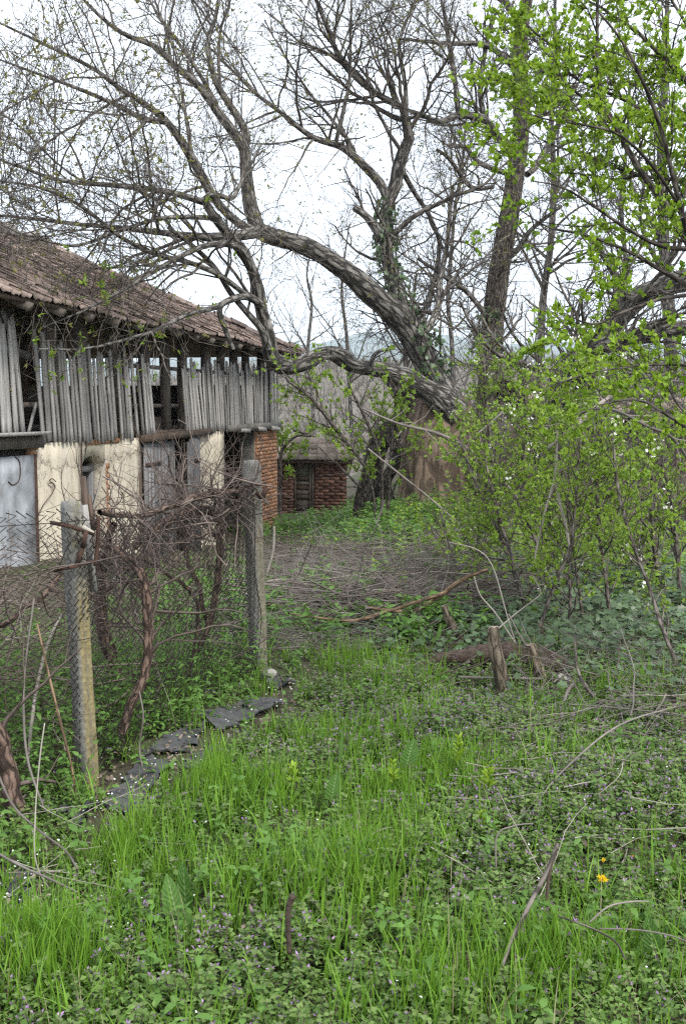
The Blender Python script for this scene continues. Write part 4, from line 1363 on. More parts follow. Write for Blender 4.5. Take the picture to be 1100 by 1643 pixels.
# --- crooked dark trunks between the shed and the walnut
ct = empty('crooked_tree', P(592, 815, 20.5), 'crooked dark forked trunk standing just left of the walnut base', 'tree')
ct.location[2] = float(gz(ct.location[0], 20.5))
c1 = path_px([(588, 835, 46, 20.5), (590, 800, 42, 20.5), (596, 760, 34, 20.5), (604, 720, 32, 20.4), (622, 690, 30, 20.3), (650, 668, 28, 20.2), (680, 640, 24, 20.1)], 30)
c2 = path_px([(640, 830, 16, 20.0), (618, 780, 18, 20.0), (634, 745, 17, 20), (640, 722, 16, 20), (624, 705, 18, 20), (626, 680, 16, 20.1)], 30)
c3 = path_px([(655, 650, 26, 19.9), (640, 632, 24, 19.9), (628, 612, 20, 20), (622, 590, 14, 20)], 16)
for nm, x in (('trunk', c1), ('trunk', c2), ('limb', c3)):
    limb_part(ct, nm, x, M['bark2'], 14, .09)
twiggery(ct, [re_(c1), re_(c2), re_(c3)], [
    dict(N=26, L=(0.5, 1.8), a=(30, 75), n=7, rr=.25, rmin=.006, up=.05, wig=.18),
    dict(N=140, L=(0.3, .9), a=(25, 65), n=5, rr=.55, rmin=.004, up=.03, wig=.2)], M['twig'])

# ------------------------------------------------------------------ leafy shrubs and saplings
def leafy(name, label, cat, stems, n1, n2, nleaf, size, mat, bark='bark3', L1=(.3, .9), L2=(.12, .4), group=None, per=3, blossoms=0, rm=.002, up=.06, bias=None, s1=(.25, 1), thin=1.0):
    """A shrub from hand-placed stems: rows of (px, py, width_px, Y)."""
    b = np.array([path_px(stems[0], 6)[0][0][0], path_px(stems[0], 6)[0][0][1], 0])
    b[2] = float(gz(b[0], b[1]))
    t = empty(name, b, label, cat, group=group)
    prs = [path_px(s, 22) for s in stems]
    prs = [(a_, b_ * thin) for a_, b_ in prs]
    for pr in prs:
        limb_part(t, 'stem', pr, M[bark], 7, .05)
    tws = twiggery(t, prs, [
        dict(N=n1, L=L1, a=(25, 65), n=7, rr=.5, rmin=rm * 1.3, up=up, wig=.15, s=s1),
        dict(N=n2, L=L2, a=(25, 60), n=5, rr=.55, rmin=rm, up=up, wig=.18)], M[bark], (4, 3), bias)
    tip_leaves(t, tws[1], int(nleaf * .8), size, M[mat], .56, per + 1, .8, 'leaves', (.2, 1), 'oval')
    tip_leaves(t, tws[0], int(nleaf * .3), size, M[mat], .56, per + 1, .8, 'leaves', (.4, 1), 'oval')
    if blossoms:
        p, r = tws[1]
        g = Geo()
        ids = RNG.integers(0, len(p), blossoms)
        for c in p[ids, -1]:
            k = RNG.integers(3, 8)
            for _ in range(k):
                cc = c + RNG.normal(0, .028, 3)
                nrm = norm(RNG.normal(size=3) + np.array([0, -.6, .4]))
                e1 = norm(np.cross(nrm, RNG.normal(size=3))); e2 = np.cross(nrm, e1)
                an = np.arange(5) * 1.2566
                dd = np.cos(an)[:, None] * e1 + np.sin(an)[:, None] * e2 + nrm * .25
                leaves(g, np.repeat((cc - np.array(t.location))[None], 5, 0), dd, .014, .95, .05, kind='diamond', up=nrm)
        g.build('blossoms', M['white'], t, False, 'stuff')
    return t

# thicket of saplings on the right
SAP = [
 ('sapling with brown stem shooting from a cut stub', [[(868, 1030, 8, 6.9), (868, 1000, 7, 6.9), (888, 940, 6, 6.9), (912, 885, 5, 6.9), (918, 855, 5, 6.9), (925, 760, 4, 6.9), (930, 690, 3, 6.9)]], 20, 90, 300, 0),
 ('slender dark sapling second from the cut stub', [[(912, 1030, 6, 7.3), (914, 960, 6, 7.3), (913, 900, 5, 7.3), (919, 850, 5, 7.3), (908, 780, 4, 7.3), (902, 700, 3, 7.3)]], 20, 90, 300, 0),
 ('slender sapling with pale blossom left of the dark doorway', [[(936, 1025, 6, 7.6), (930, 960, 6, 7.6), (925, 920, 5, 7.6), (908, 810, 4, 7.6), (895, 720, 4, 7.6), (880, 640, 3, 7.6)]], 26, 130, 380, 9),
 ('blossoming sapling in front of the dark doorway', [[(980, 1015, 8, 7.7), (972, 940, 7, 7.7), (965, 890, 7, 7.7), (957, 790, 6, 7.7), (960, 700, 5, 7.7), (975, 620, 4, 7.7)]], 34, 170, 480, 26),
 ('long leaning reddish stem crossing before the ruin', [[(1100, 1105, 7, 6.0), (1062, 1010, 7, 6.2), (1040, 940, 6, 6.4), (1010, 860, 6, 6.6), (990, 780, 5, 6.8), (982, 700, 4, 7.0)]], 22, 100, 250, 5),
 ('stout grey sapling right of the dark doorway', [[(1056, 960, 10, 9.4), (1052, 900, 10, 9.4), (1046, 840, 10, 9.4), (1046, 770, 8, 9.4), (1040, 690, 5, 9.4)]], 26, 120, 380, 0),
 ('dark multi stemmed shrub leaning left towards the walnut', [[(850, 1010, 8, 8), (822, 900, 7, 8.2), (792, 800, 6, 8.5), (768, 700, 5, 8.8)], [(846, 985, 7, 8.2), (806, 870, 6, 8.4), (765, 780, 5, 8.6), (735, 700, 4, 8.8)], [(884, 960, 6, 8.4), (856, 860, 6, 8.6), (818, 790, 5, 8.8), (760, 735, 4, 9)]], 60, 300, 900, 3),
 ('tall whippy shrub in the middle of the thicket', [[(900, 960, 7, 9), (885, 860, 6, 9), (870, 760, 6, 9), (862, 660, 4, 9)], [(905, 950, 6, 9.2), (925, 850, 6, 9.2), (935, 740, 5, 9.2), (930, 650, 3, 9.2)]], 60, 300, 850, 12),
 ('bushy blossoming plum beside the walnut trunk', [[(800, 860, 10, 13), (795, 780, 9, 13), (785, 700, 8, 13), (778, 620, 6, 13), (775, 570, 4, 13)], [(812, 860, 9, 13.2), (835, 770, 8, 13.2), (845, 680, 7, 13.2), (838, 600, 5, 13.2)]], 70, 360, 1150, 30),
 ('wide pale green shrub over the ruined roof', [[(900, 880, 9, 13.4), (905, 780, 8, 13.4), (900, 680, 7, 13.4), (885, 590, 5, 13.4)], [(915, 880, 9, 13.6), (945, 770, 8, 13.6), (975, 680, 7, 13.6), (1000, 610, 5, 13.6)], [(925, 880, 8, 13.2), (1000, 800, 7, 13.2), (1050, 720, 6, 13.2), (1080, 650, 5, 13.2)]], 64, 340, 720, 14),
 ('low twiggy shrub at the right edge', [[(1090, 960, 8, 8.6), (1085, 880, 7, 8.6), (1075, 800, 6, 8.6), (1060, 740, 4, 8.6)], [(1010, 960, 6, 9.8), (1015, 880, 6, 9.8), (1030, 800, 5, 9.8)]], 36, 170, 420, 0),
 ('leafy shoot clump at the edge of the brush', [[(735, 960, 6, 10), (728, 900, 5, 10), (716, 860, 4, 10), (705, 820, 3, 10)], [(745, 950, 6, 10.2), (765, 880, 5, 10.2), (770, 800, 4, 10.2)]], 24, 110, 200, 0),
]
for lab, st, n1, n2, nl, bl in SAP:
    leafy('sapling', lab, 'shrub', st, int(n1 * 1.2), int(n2 * 1.5), int(nl * 1.25), (.018, .042), 'l_sap', blossoms=bl, group='saplings of the right hand thicket', L1=(.3, 1.0), rm=.0016, s1=(.12, 1))

# elder by the shed and shrub under the low limb
leafy('elder_shrub', 'bright leafed elder shrub spreading over the shed roof', 'shrub',
      [[(449, 835, 6, 24.9), (450, 770, 5, 24.9), (452, 725, 5, 24.9), (475, 700, 4, 24.9), (500, 700, 3, 25)], [(560, 835, 6, 27.8), (540, 750, 6, 27.8), (510, 705, 5, 27.6), (470, 690, 4, 27.4)]], 40, 200, 620, (.05, .09), 'l_sap', L1=(.3, .9), L2=(.2, .5), rm=.004)
leafy('elder_shrub', 'arching fresh green shrub left of the crooked trunk', 'shrub',
      [[(605, 850, 5, 15.5), (590, 760, 5, 15.2), (540, 690, 7, 15), (500, 640, 5, 14.8), (460, 610, 4, 14.6)], [(610, 850, 5, 15.5), (612, 750, 5, 15.3), (590, 680, 6, 15), (560, 620, 4, 14.8)], [(620, 850, 5, 15.6), (625, 760, 5, 15.4), (630, 680, 5, 15.2), (640, 620, 4, 15)]], 60, 280, 620, (.035, .07), 'l_sap', L1=(.4, 1.3), L2=(.2, .55), rm=.003)
leafy('elder_shrub', 'green shrub in front of the walnut trunk base', 'shrub',
      [[(772, 880, 5, 14), (765, 800, 5, 14), (740, 730, 4, 14), (700, 690, 3, 14)], [(776, 880, 6, 14.2), (782, 790, 5, 14.2), (775, 720, 4, 14.2), (765, 650, 3, 14.2)]], 34, 150, 260, (.035, .065), 'l_sap', L1=(.3, 1.1), L2=(.15, .5), rm=.003)

# near plum branches overhanging from the right
plum = leafy('plum_tree', 'near plum tree with bright new leaves overhanging from the right edge', 'tree',
      [[(1290, 1250, 46, 4.6), (1240, 900, 40, 4.6), (1190, 640, 34, 4.7), (1120, 420, 26, 4.8), (1045, 300, 17, 4.9), (1010, 250, 15, 4.9), (985, 200, 13, 5), (962, 152, 12, 5), (957, 110, 10, 5), (957, 50, 9, 5), (958, -30, 7, 5)],
       [(1190, 640, 20, 4.7), (1130, 470, 16, 4.4), (1090, 330, 13, 4.2), (1060, 210, 11, 4.1), (1030, 130, 9, 4), (1000, 70, 7, 4), (960, 20, 5, 4)],
       [(1110, 400, 14, 4.8), (1060, 395, 11, 4.7), (1010, 370, 9, 4.6), (950, 330, 7, 4.5), (900, 300, 5, 4.4), (850, 290, 3, 4.4)],
       [(1140, 480, 14, 4.8), (1070, 440, 11, 4.8), (1000, 400, 9, 4.8), (930, 375, 7, 4.8), (880, 365, 5, 4.8), (830, 335, 3, 4.8)],
       [(985, 200, 8, 5), (950, 170, 7, 4.9), (900, 130, 6, 4.8), (860, 110, 5, 4.8), (815, 90, 3, 4.8)],
       [(957, 90, 8, 5), (930, 90, 7, 5), (890, 75, 6, 5), (855, 50, 5, 5), (835, 25, 3, 5)],
       [(1090, 330, 9, 4.2), (1040, 260, 8, 4.1), (990, 215, 7, 4), (930, 200, 5, 3.9), (870, 190, 4, 3.9), (820, 170, 3, 3.9)],
       [(1200, 700, 18, 4.4), (1130, 600, 9, 4), (1070, 585, 7, 3.9), (1000, 590, 5, 3.8), (940, 600, 4, 3.8), (880, 620, 3, 3.8)],
       [(1200, 760, 16, 4.2), (1120, 700, 11, 3.6), (1060, 660, 8, 3.5), (1020, 640, 6, 3.5), (960, 650, 4, 3.5)],
       [(1130, 470, 12, 4.4), (1060, 480, 9, 4.2), (1000, 500, 7, 4.1), (950, 520, 5, 4), (900, 500, 3, 4)]],
      150, 1000, 2900, (.015, .031), 'l_plum', bark='plum_bark', L1=(.2, .75), L2=(.08, .3), rm=.0014, up=.03, s1=(.3, 1), thin=.62)
leafy('plum_tree', 'second plum crown of bright leaves filling the top right corner', 'tree',
      [[(1330, 1250, 40, 5.4), (1290, 800, 34, 5.4), (1230, 420, 28, 5.4), (1150, 200, 20, 5.3), (1080, 110, 13, 5.2), (1020, 50, 9, 5.2), (960, 10, 6, 5.2), (900, -20, 4, 5.2)],
       [(1150, 200, 14, 5.3), (1080, 200, 11, 5.2), (1000, 160, 9, 5.1), (930, 130, 7, 5.1), (880, 90, 5, 5.1), (840, 40, 4, 5.1)],
       [(1190, 300, 14, 5.3), (1100, 290, 10, 5.1), (1020, 280, 8, 5), (940, 250, 6, 5), (880, 230, 4, 5), (830, 200, 3, 5)],
       [(1150, 180, 12, 5.3), (1110, 60, 9, 5.2), (1070, -10, 6, 5.2)],
       [(1230, 420, 14, 5.4), (1130, 380, 10, 5.2), (1080, 330, 8, 5.1), (1050, 290, 6, 5.1), (1020, 220, 4, 5.1)]],
      170, 1100, 3300, (.015, .031), 'l_plum', bark='plum_bark', L1=(.2, .7), L2=(.08, .3), rm=.0014, up=.03, s1=(.35, 1), thin=.62)
# grey dead branches arching through the thicket
def branch(name, label, rows, mat, cat='branch', sides=7, n=30, twigs=0, group=None, rough=.05, L=(.15, .6)):
    p, r = path_px(rows, n)
    o = empty(name, p[0], label, cat, group=group)
    g = Geo(); tubes(g, p - p[0], r, sides, ref=None, cap=True, rough=rough); g.build('stem', M[mat], o, True)
    if twigs:
        p2, r2 = spawn(p[None], r[None], twigs, (.1, .95), L, (30, 70), 6, .5, .0018, .03, .15)
        g = Geo(); tubes(g, p2 - p[0], r2, 3); g.build('twigs', M[mat], o, True, 'stuff')
    return o
branch('dead_branch', 'thick grey dead branch slanting through the thicket', [(1010, 615, 7, 7.4), (960, 650, 8, 7.2), (925, 682, 9, 7), (895, 705, 7, 7), (878, 720, 5, 7)], 'stick', twigs=8)
branch('dead_branch', 'grey arching branch over the dark doorway', [(925, 665, 5, 6.8), (955, 656, 5, 6.7), (990, 660, 5, 6.6), (1040, 685, 5, 6.5), (1075, 700, 5, 6.5), (1105, 740, 5, 6.5)], 'stick', twigs=10)
branch('dead_branch', 'bleached stick hanging left in an inverted V', [(893, 690, 3, 7.0), (890, 760, 4, 7), (874, 820, 4, 7), (860, 880, 3, 7), (856, 905, 3, 7)], 'pale_stick')
branch('dead_branch', 'bleached stick hanging right in an inverted V', [(890, 770, 4, 7.02), (898, 810, 5, 7), (908, 850, 5, 7), (914, 890, 3, 7)], 'pale_stick')
branch('dead_branch', 'long pale twig from the low walnut limb to the thicket', [(580, 655, 3, 12), (640, 680, 4, 12), (700, 695, 5, 12), (750, 720, 5, 12), (810, 775, 4, 12), (850, 830, 3, 12)], 'stick', twigs=10)
branch('dead_branch', 'thin pale twig crossing the trunk base diagonally', [(590, 720, 3, 13), (640, 760, 3, 13), (690, 800, 3, 13), (735, 840, 3, 13)], 'stick', twigs=6)
branch('dead_branch', 'straight grey stick rising right of the trunk base', [(700, 740, 2, 11), (760, 700, 3, 11), (830, 640, 3, 11)], 'stick')
branch('dead_branch', 'arching whitish bramble cane by the stumps', [(835, 1060, 2.4, 6.6), (812, 985, 2.4, 6.6), (790, 910, 2.2, 6.6), (765, 882, 2, 6.6), (720, 870, 1.5, 6.6)], 'pale_stick')
branch('dead_branch', 'kinked whitish cane leaning over the stumps', [(797, 1010, 3, 6.3), (830, 982, 2.6, 6.4), (862, 958, 2.6, 6.4), (866, 948, 2, 6.4), (855, 925, 1.5, 6.4)], 'pale_stick')
branch('dead_branch', 'bleached cane leaning to the right of the tall stump', [(828, 1035, 3, 6.5), (795, 985, 2.6, 6.5), (770, 955, 2.4, 6.5), (760, 925, 1.8, 6.5)], 'pale_stick')

# ------------------------------------------------------------------ concrete fence posts
def concrete_post(label, base_px, top_px, Y, w, rz, moss):
    b, t = P(base_px[0], base_px[1], Y), P(top_px[0], top_px[1], Y)
    o = empty('concrete_post', b, label, 'fence post')
    h = w / 2
    # section with a groove in its right flank; att.x marks the mossy flank
    sec = [(-h, -h, 0), (h * .55, -h, 0), (h * .8, -h * .8, moss * .4), (h, -h * .55, moss), (h, -h * .15, moss), (h * .72, 0, moss * .3), (h, h * .2, moss), (h, h * .8, moss), (h * .8, h, moss), (-h, h, 0)]
    ca, sa = math.cos(rz), math.sin(rz)
    sec = [(x * ca - y * sa, x * sa + y * ca, m) for x, y, m in sec]
    n = 26
    g = Geo()
    zs = np.concatenate([np.linspace(-.25, .93, n - 3), [.965, .985, 1.0]])
    V, A = [], []
    for z in zs:
        c = (t - b) * z
        k = 1.0 if z < .97 else (.96 if z < .99 else .8)
        f = 1.0
        for x, y, m in sec:
            j = RNG.uniform(-.0025, .0025, 3)
            V.append(c + np.array([x * k, y * k, 0]) + j)
            A.append([m * (1 - .85 * sstep(.62, .8, z)) * RNG.uniform(.7, 1), 0, 0])
    S = len(sec)
    q = []
    for i in range(len(zs) - 1):
        for j in range(S):
            q.append([i * S + j, i * S + (j + 1) % S, (i + 1) * S + (j + 1) % S, (i + 1) * S + j])
    m0 = len(V)
    V.append((t - b) * 1.004); A.append([0, 0, 0])
    tr = [[m0, (len(zs) - 1) * S + j, (len(zs) - 1) * S + (j + 1) % S] for j in range(S)]
    g.add(np.array(V), q, tr, np.array(A))
    g.build('shaft', M['concrete'], o)
    return o, b, t
Y1, Y2 = 4.42, 6.3
post1, b1, t1 = concrete_post('near concrete fence post with mossy yellow flank, leaning left', (143, 1262), (115, 804), Y1, .07, -.62, .85)
post2, b2, t2p = concrete_post('farther concrete fence post under the vine tangle', (416, 1075), (404, 739), Y2, .082, -.5, .45)
def bit(parent, name, rows, r, mat, sides=6, flat=None):
    p = np.array([P(a, b_, y) for a, b_, y in rows]) - np.array(parent.location)
    g = Geo()
    if flat:
        for k in range(len(p) - 1):
            g.bar(p[k], p[k + 1], flat[0], flat[1], up=(0, -1, 0), jit=.002)
    else:
        c = catmull(p, 14); tubes(g, c, np.full(14, r), sides, cap=True)
    return g.build(name, M[mat], parent)
bit(post1, 'iron_bracket', [(82, 838, 4.36), (118, 846, 4.33), (150, 857, 4.4)], .008, 'rust', flat=(.012, .016))
bit(post1, 'iron_bracket', [(88, 916, 4.36), (125, 908, 4.34), (150, 900, 4.4)], .007, 'rust', flat=(.010, .016))
bit(post1, 'iron_strut', [(139, 852, 4.35), (132, 880, 4.35), (124, 906, 4.35)], .01, 'rust', flat=(.02, .008))
bit(post1, 'iron_rod', [(158, 828, 4.46), (157, 870, 4.45), (153, 908, 4.44)], .009, 'rust')
bit(post1, 'tie_wire', [(92, 915, 4.35), (97, 905, 4.33), (113, 870, 4.33), (131, 868, 4.36)], .002, 'wire', 4)
bit(post2, 'iron_bracket', [(392, 782, 6.22), (410, 778, 6.2), (426, 776, 6.25)], .01, 'rust', flat=(.018, .02))
bit(post2, 'iron_bracket', [(412, 790, 6.2), (420, 800, 6.2), (428, 782, 6.22)], .01, 'rust', flat=(.03, .008))
# wooden stakes tied to the near post
st = empty('wooden_stake', P(152, 948, 4.5), 'split weathered stake tied beside the near fence post', 'stake')
g = Geo(); a = P(153, 948, 4.5); g.bar(a - a, P(137, 810, 4.5) - a, .028, .02, up=(0, -1, 0), jit=.004); g.build('shaft', M['slat'], st)
st2 = empty('wooden_stake', P(147, 880, 4.56), 'tall dark broken stake standing behind the near fence post', 'stake')
a = P(147, 880, 4.56)
g = Geo(); g.bar(a - a, P(133, 765, 4.56) - a, .02, .014, up=(0, -1, 0), jit=.004); g.build('shaft', M['dark_wood'], st2)
g = Geo(); g.bar(P(150, 850, 4.57) - a, P(143, 795, 4.57) - a, .018, .012, up=(0, -1, 0), jit=.004); g.build('splinter', M['dark_wood'], st2)
branch('wooden_rod', 'thin pale cane leaning before the barn window', [(150, 818, 3, 4.6), (157, 790, 3, 4.6), (173, 728, 2, 4.6)], 'pale_stick', 'stick')
branch('wooden_rod', 'whitish cut stick laid on the bracket of the near post', [(128, 842, 9, 4.42), (140, 850, 9, 4.42), (150, 856, 8, 4.42)], 'pale_stick', 'stick')

# ------------------------------------------------------------------ chain link
def chain_link(o, A, B, zt_fn, zb_fn, cell, r, sag=.02, name='mesh_panel'):
    """Woven zigzag wires between plan points A and B."""
    A = np.array(A, float); B = np.array(B, float)
    L = np.linalg.norm(B - A)
    d = (B - A) / L
    nrm = np.array([-d[1], d[0]])
    nw = int(L / cell)
    g = Geo()
    hmax = 1.25
    n = int(hmax / (cell / 2)) + 1
    PT = []
    for w in range(nw + 1):
        k = np.arange(n)
        u = w * cell + (k % 2) * cell * 1.0
        u = np.clip(u, 0, L)
        s = u / L
        zb, zt = zb_fn(s), zt_fn(s)
        z = zb + (zt - zb) * k / (n - 1) + .006 * np.sin(w * .7)
        bow = .018 * np.sin(u * 5 + 1) * np.sin(k / n * 6) + .01 * np.sin(w * 1.3 + k * .21)
        off = bow + .0022 * np.where(k % 2, 1, -1)
        p = np.column_stack([A[0] + d[0] * u + nrm[0] * off, A[1] + d[1] * u + nrm[1] * off, z])
        PT.append(p)
    PT = np.array(PT) - np.array(o.location)
    tubes(g, PT, np.full(PT.shape[:2], r), 3, ref=(nrm[0], nrm[1], 0))
    return g.build(name, M['wire'], o)
pa = np.array([b1[0] - .03, b1[1] - .085]); pb = np.array([b2[0] - .0, b2[1] - .085])
pl = np.array([-2.75, 3.95])
fence = empty('chain_link_fence', (pa[0], pa[1], 0), 'rusty chain link mesh strung between the concrete posts', 'fence')
ztl = lambda s: 1.17 + .012 * np.sin(s * 40)
chain_link(fence, pl, pa, lambda s: 1.17 + .012 * np.sin(s * 60), lambda s: np.full_like(np.asarray(s, float), .02), .040, .0031)
chain_link(fence, pa, pb, lambda s: 1.14 + .02 * np.sin(s * 9) - .05 * np.sin(s * 3.14), lambda s: np.full_like(np.asarray(s, float), .0), .040, .0031)
for zz in (1.13, .62):
    g = Geo()
    q = np.array([[pl[0], pl[1], zz], [(pl[0] + pa[0]) / 2, (pl[1] + pa[1]) / 2, zz - .02], [pa[0], pa[1], zz], [(pa[0] + pb[0]) / 2, (pa[1] + pb[1]) / 2, zz - .03], [pb[0], pb[1], zz]])
    tubes(g, catmull(q, 30) - np.array(fence.location), np.full(30, .0018), 4); g.build('line_wire', M['wire'], fence)

# ------------------------------------------------------------------ grapevines behind the fence
def vine(label, rows, w=1.0, n=34, nm='grapevine', twigs=20, L=(.3, 1.0)):
    p, r = path_px(rows, n)
    o = empty(nm, p[0], label, 'vine', group='old grapevines along the fence')
    g = Geo()
    p = p + np.cumsum(RNG.normal(0, .004, p.shape), 0)
    tubes(g, p - p[0], r * w, 10, ref=(0, 1, 0), rough=.12); g.build('trunk', M['vine'], o, True)
    p2, r2 = spawn(p[None], r[None], twigs, (.35, 1), L, (30, 80), 8, .35, .0022, .0, .2)
    g = Geo(); tubes(g, p2 - p[0], r2, 4)
    p3, r3 = spawn(p2, r2, twigs * 4, (.2, 1), (.15, .5), (30, 70), 5, .6, .0016, 0, .2)
    tubes(g, p3 - p[0], r3, 3); g.build('canes', M['cane'], o, True, 'stuff')
    return o
vine('shaggy vine trunk bending right then back up beside the near post', [(195, 1178, 16, 4.75), (212, 1135, 15, 4.8), (238, 1085, 16, 4.85), (250, 1010, 17, 4.9), (246, 940, 17, 4.95), (226, 905, 14, 5), (196, 882, 12, 5), (163, 877, 11, 5)])
vine('thick vine stump close behind the near post', [(186, 1090, 24, 5.6), (176, 1050, 22, 5.6), (166, 1000, 20, 5.6), (163, 940, 16, 5.6), (170, 880, 13, 5.5), (185, 838, 11, 5.4)])
vine('dark forked vine trunk in the middle of the fence span', [(316, 1045, 10, 6.2), (342, 985, 11, 6.2), (349, 920, 12, 6.2), (350, 860, 12, 6.2), (347, 826, 14, 6.2), (320, 818, 17, 6.1), (285, 826, 18, 6.0), (250, 850, 15, 5.9), (215, 880, 11, 5.8)], twigs=30)
vine('thin vine stem slanting right beneath the tangle', [(333, 1000, 8, 6.3), (325, 950, 8, 6.3), (312, 905, 8, 6.3), (305, 870, 9, 6.3), (300, 830, 8, 6.2)], twigs=14)
vine('long vine arm resting along the fence top', [(160, 822, 9, 4.9), (200, 818, 9, 5.1), (236, 819, 9, 5.3), (270, 812, 10, 5.6), (310, 800, 12, 5.9), (350, 790, 11, 6.1), (392, 785, 7, 6.3)], twigs=34, L=(.2, .7))
vine('orange brown cane curving down in the fence span', [(232, 900, 5, 5.3), (275, 925, 5, 5.4), (305, 945, 6, 5.5), (322, 972, 6, 5.6), (322, 1010, 6, 5.6), (310, 1060, 5, 5.6), (306, 1095, 5, 5.6)], twigs=4)
vine('gnarled dark vine stump at the left edge', [(28, 1330, 40, 3.95), (18, 1280, 34, 3.95), (2, 1220, 28, 3.95), (-20, 1150, 24, 3.95)], twigs=6)
vine('black vine arm crossing low at the left edge', [(-10, 1010, 8, 4.9), (30, 985, 8, 4.9), (60, 960, 8, 5), (90, 925, 7, 5.1), (110, 880, 6, 5.2)], twigs=14)

# tangle of thin canes
def tangle(name, label, cat, N, cx, cy, cz, sx, sy, sz, L, r, mat, n=8, wig=.22, flat=.5, dirx=None):
    o = empty(name, (cx, cy, cz), label, cat)
    o['kind'] = 'stuff'
    pos = RNG.normal(size=(N, 3)) * np.array([sx, sy, sz])
    d = RNG.normal(size=(N, 3)); d[:, 2] *= flat
    if dirx is not None:
        d += np.asarray(dirx) * RNG.choice([-1, 1], N)[:, None]
    d = norm(d)
    ln = RNG.uniform(L[0], L[1], N)
    st = (ln / (n - 1))[:, None]
    out = np.empty((N, n, 3)); out[:, 0] = pos - d * ln[:, None] / 2
    for k in range(1, n):
        d = norm(d + RNG.normal(size=(N, 3)) * wig); out[:, k] = out[:, k - 1] + d * st
    rr = RNG.uniform(r[0], r[1], N)[:, None] * np.linspace(1, .5, n)[None]
    return o, out, rr
def tangle_mesh(name, label, cat, mat, batches, loc):
    g = Geo()
    for out, rr in batches:
        tubes(g, out - np.array(loc), rr, 4 if rr.max() > .004 else 3)
    o = g.build(name, mat, None, True)
    o.location = tuple(float(c) for c in loc)
    return tag(o, label, cat, kind='stuff')

def sticks(N, pos, dirs, L, r, n=6, wig=.15, grav=None):
    d = norm(dirs)
    ln = RNG.uniform(L[0], L[1], N)
    st = (ln / (n - 1))[:, None]
    out = np.empty((N, n, 3)); out[:, 0] = pos - d * ln[:, None] / 2
    for k in range(1, n):
        d = norm(d + RNG.normal(size=(N, 3)) * wig)
        out[:, k] = out[:, k - 1] + d * st
    return out, RNG.uniform(r[0], r[1], N)[:, None] * np.linspace(1, .45, n)[None]

def along_fence(N, s0, s1, back0, back1, z0, z1):
    s = RNG.uniform(s0, s1, N)
    a = np.where(s[:, None] < 0, pa + (pa - pl) * s[:, None], pa + (pb - pa) * s[:, None])
    nb = norm(np.array([-(pb - pa)[1], (pb - pa)[0]]))
    bk = RNG.uniform(back0, back1, N)
    p = a + nb * bk[:, None]
    return np.column_stack([p, RNG.uniform(z0, z1, N)])
fd = np.array([*(norm(pb - pa)), 0])
bt = []
pos = along_fence(380, -.9, 1.0, .15, 1.4, .1, .8)
bt.append(sticks(380, pos, RNG.normal(size=(380, 3)) * [1, 1, .6] + fd * .5, (.3, 1.2), (.0018, .0045), 8, .2))
pos = along_fence(90, .35, 1.02, .0, .4, .88, 1.14)
bt.append(sticks(90, pos, fd * RNG.choice([-1, 1], 90)[:, None] * 1.0 + RNG.normal(size=(90, 3)) * [.6, .6, .5], (.25, .85), (.002, .006), 8, .26))
pos = along_fence(90, -1, .3, .1, 1.0, .25, .75)
bt.append(sticks(90, pos, RNG.normal(size=(90, 3)) + np.array([0, 0, .8]), (.3, 1.0), (.0016, .004), 8, .16))
for q_ in range(3):
    pp, rr_ = bt[q_]
    bt.append(spawn(pp, rr_, len(pp), (.2, .95), (.12, .45), (30, 75), 5, .6, .0014, -.02, .2))
tangle_mesh('vine_tangle', 'grey brown tangle of vine canes heaped behind the chain link', 'vine canes', M['cane'], bt, (pa[0], pa[1], 0))
bt = []
pos = along_fence(60, -1, 1.0, .1, 1.0, .3, 1.05)
bt.append(sticks(60, pos, RNG.normal(size=(60, 3)) + np.array([.3, .3, .5]), (.25, .9), (.0016, .0032), 7, .12))
tangle_mesh('bleached_canes', 'scattered whitish dry canes caught in the vine tangle', 'vine canes', M['pale_stick'], bt, (pa[0], pa[1], 0))
# leaning dry canes in front at the left
branch('dry_cane', 'whitish broken cane hanging inside the fence at the left', [(45, 1228, 4, 4.3), (50, 1170, 6, 4.3), (60, 1100, 6, 4.35), (78, 1030, 5, 4.4), (100, 985, 4, 4.45)], 'pale_stick', 'cane')
branch('dry_cane', 'tall thin cane rising bent at the left edge', [(72, 1300, 3, 3.9), (45, 1220, 4, 3.95), (38, 1130, 4, 4), (42, 1060, 3, 4.05), (55, 960, 3, 4.1)], 'stick', 'cane')
branch('dry_cane', 'brown cane leaning against the near post base', [(122, 1280, 4, 4.1), (115, 1230, 4, 4.1), (95, 1150, 5, 4.15), (78, 1080, 4, 4.2), (60, 1000, 3, 4.25)], 'orange_bark', 'cane')
branch('dry_cane', 'pale grass straw standing upright at the lower left', [(104, 1460, 2.5, 3.3), (60, 1390, 2.5, 3.35), (57, 1310, 2.5, 3.4), (64, 1220, 2.5, 3.45), (72, 1160, 2, 3.5)], 'pale_stick', 'cane')
branch('dry_cane', 'long bramble stem lying across the lower left', [(-10, 1225, 4, 3.6), (20, 1290, 4, 3.5), (60, 1330, 4, 3.4), (105, 1365, 4, 3.35), (125, 1395, 3, 3.3)], 'stick', 'cane')
branch('dry_cane', 'second bramble stem sweeping low to the lower left corner', [(-10, 1365, 4, 3.3), (35, 1390, 4, 3.2), (80, 1410, 4, 3.15), (125, 1432, 3, 3.1)], 'stick', 'cane')
branch('dry_cane', 'thin cane standing beside the felt strip', [(232, 1245, 3, 4.55), (224, 1200, 3, 4.6), (230, 1150, 3, 4.6), (224, 1110, 2, 4.65)], 'stick', 'cane')
branch('dry_cane', 'pale peeled stick upright right of the farther post', [(427, 925, 3, 9), (438, 885, 4, 9), (440, 845, 4, 9)], 'pale_stick', 'cane')

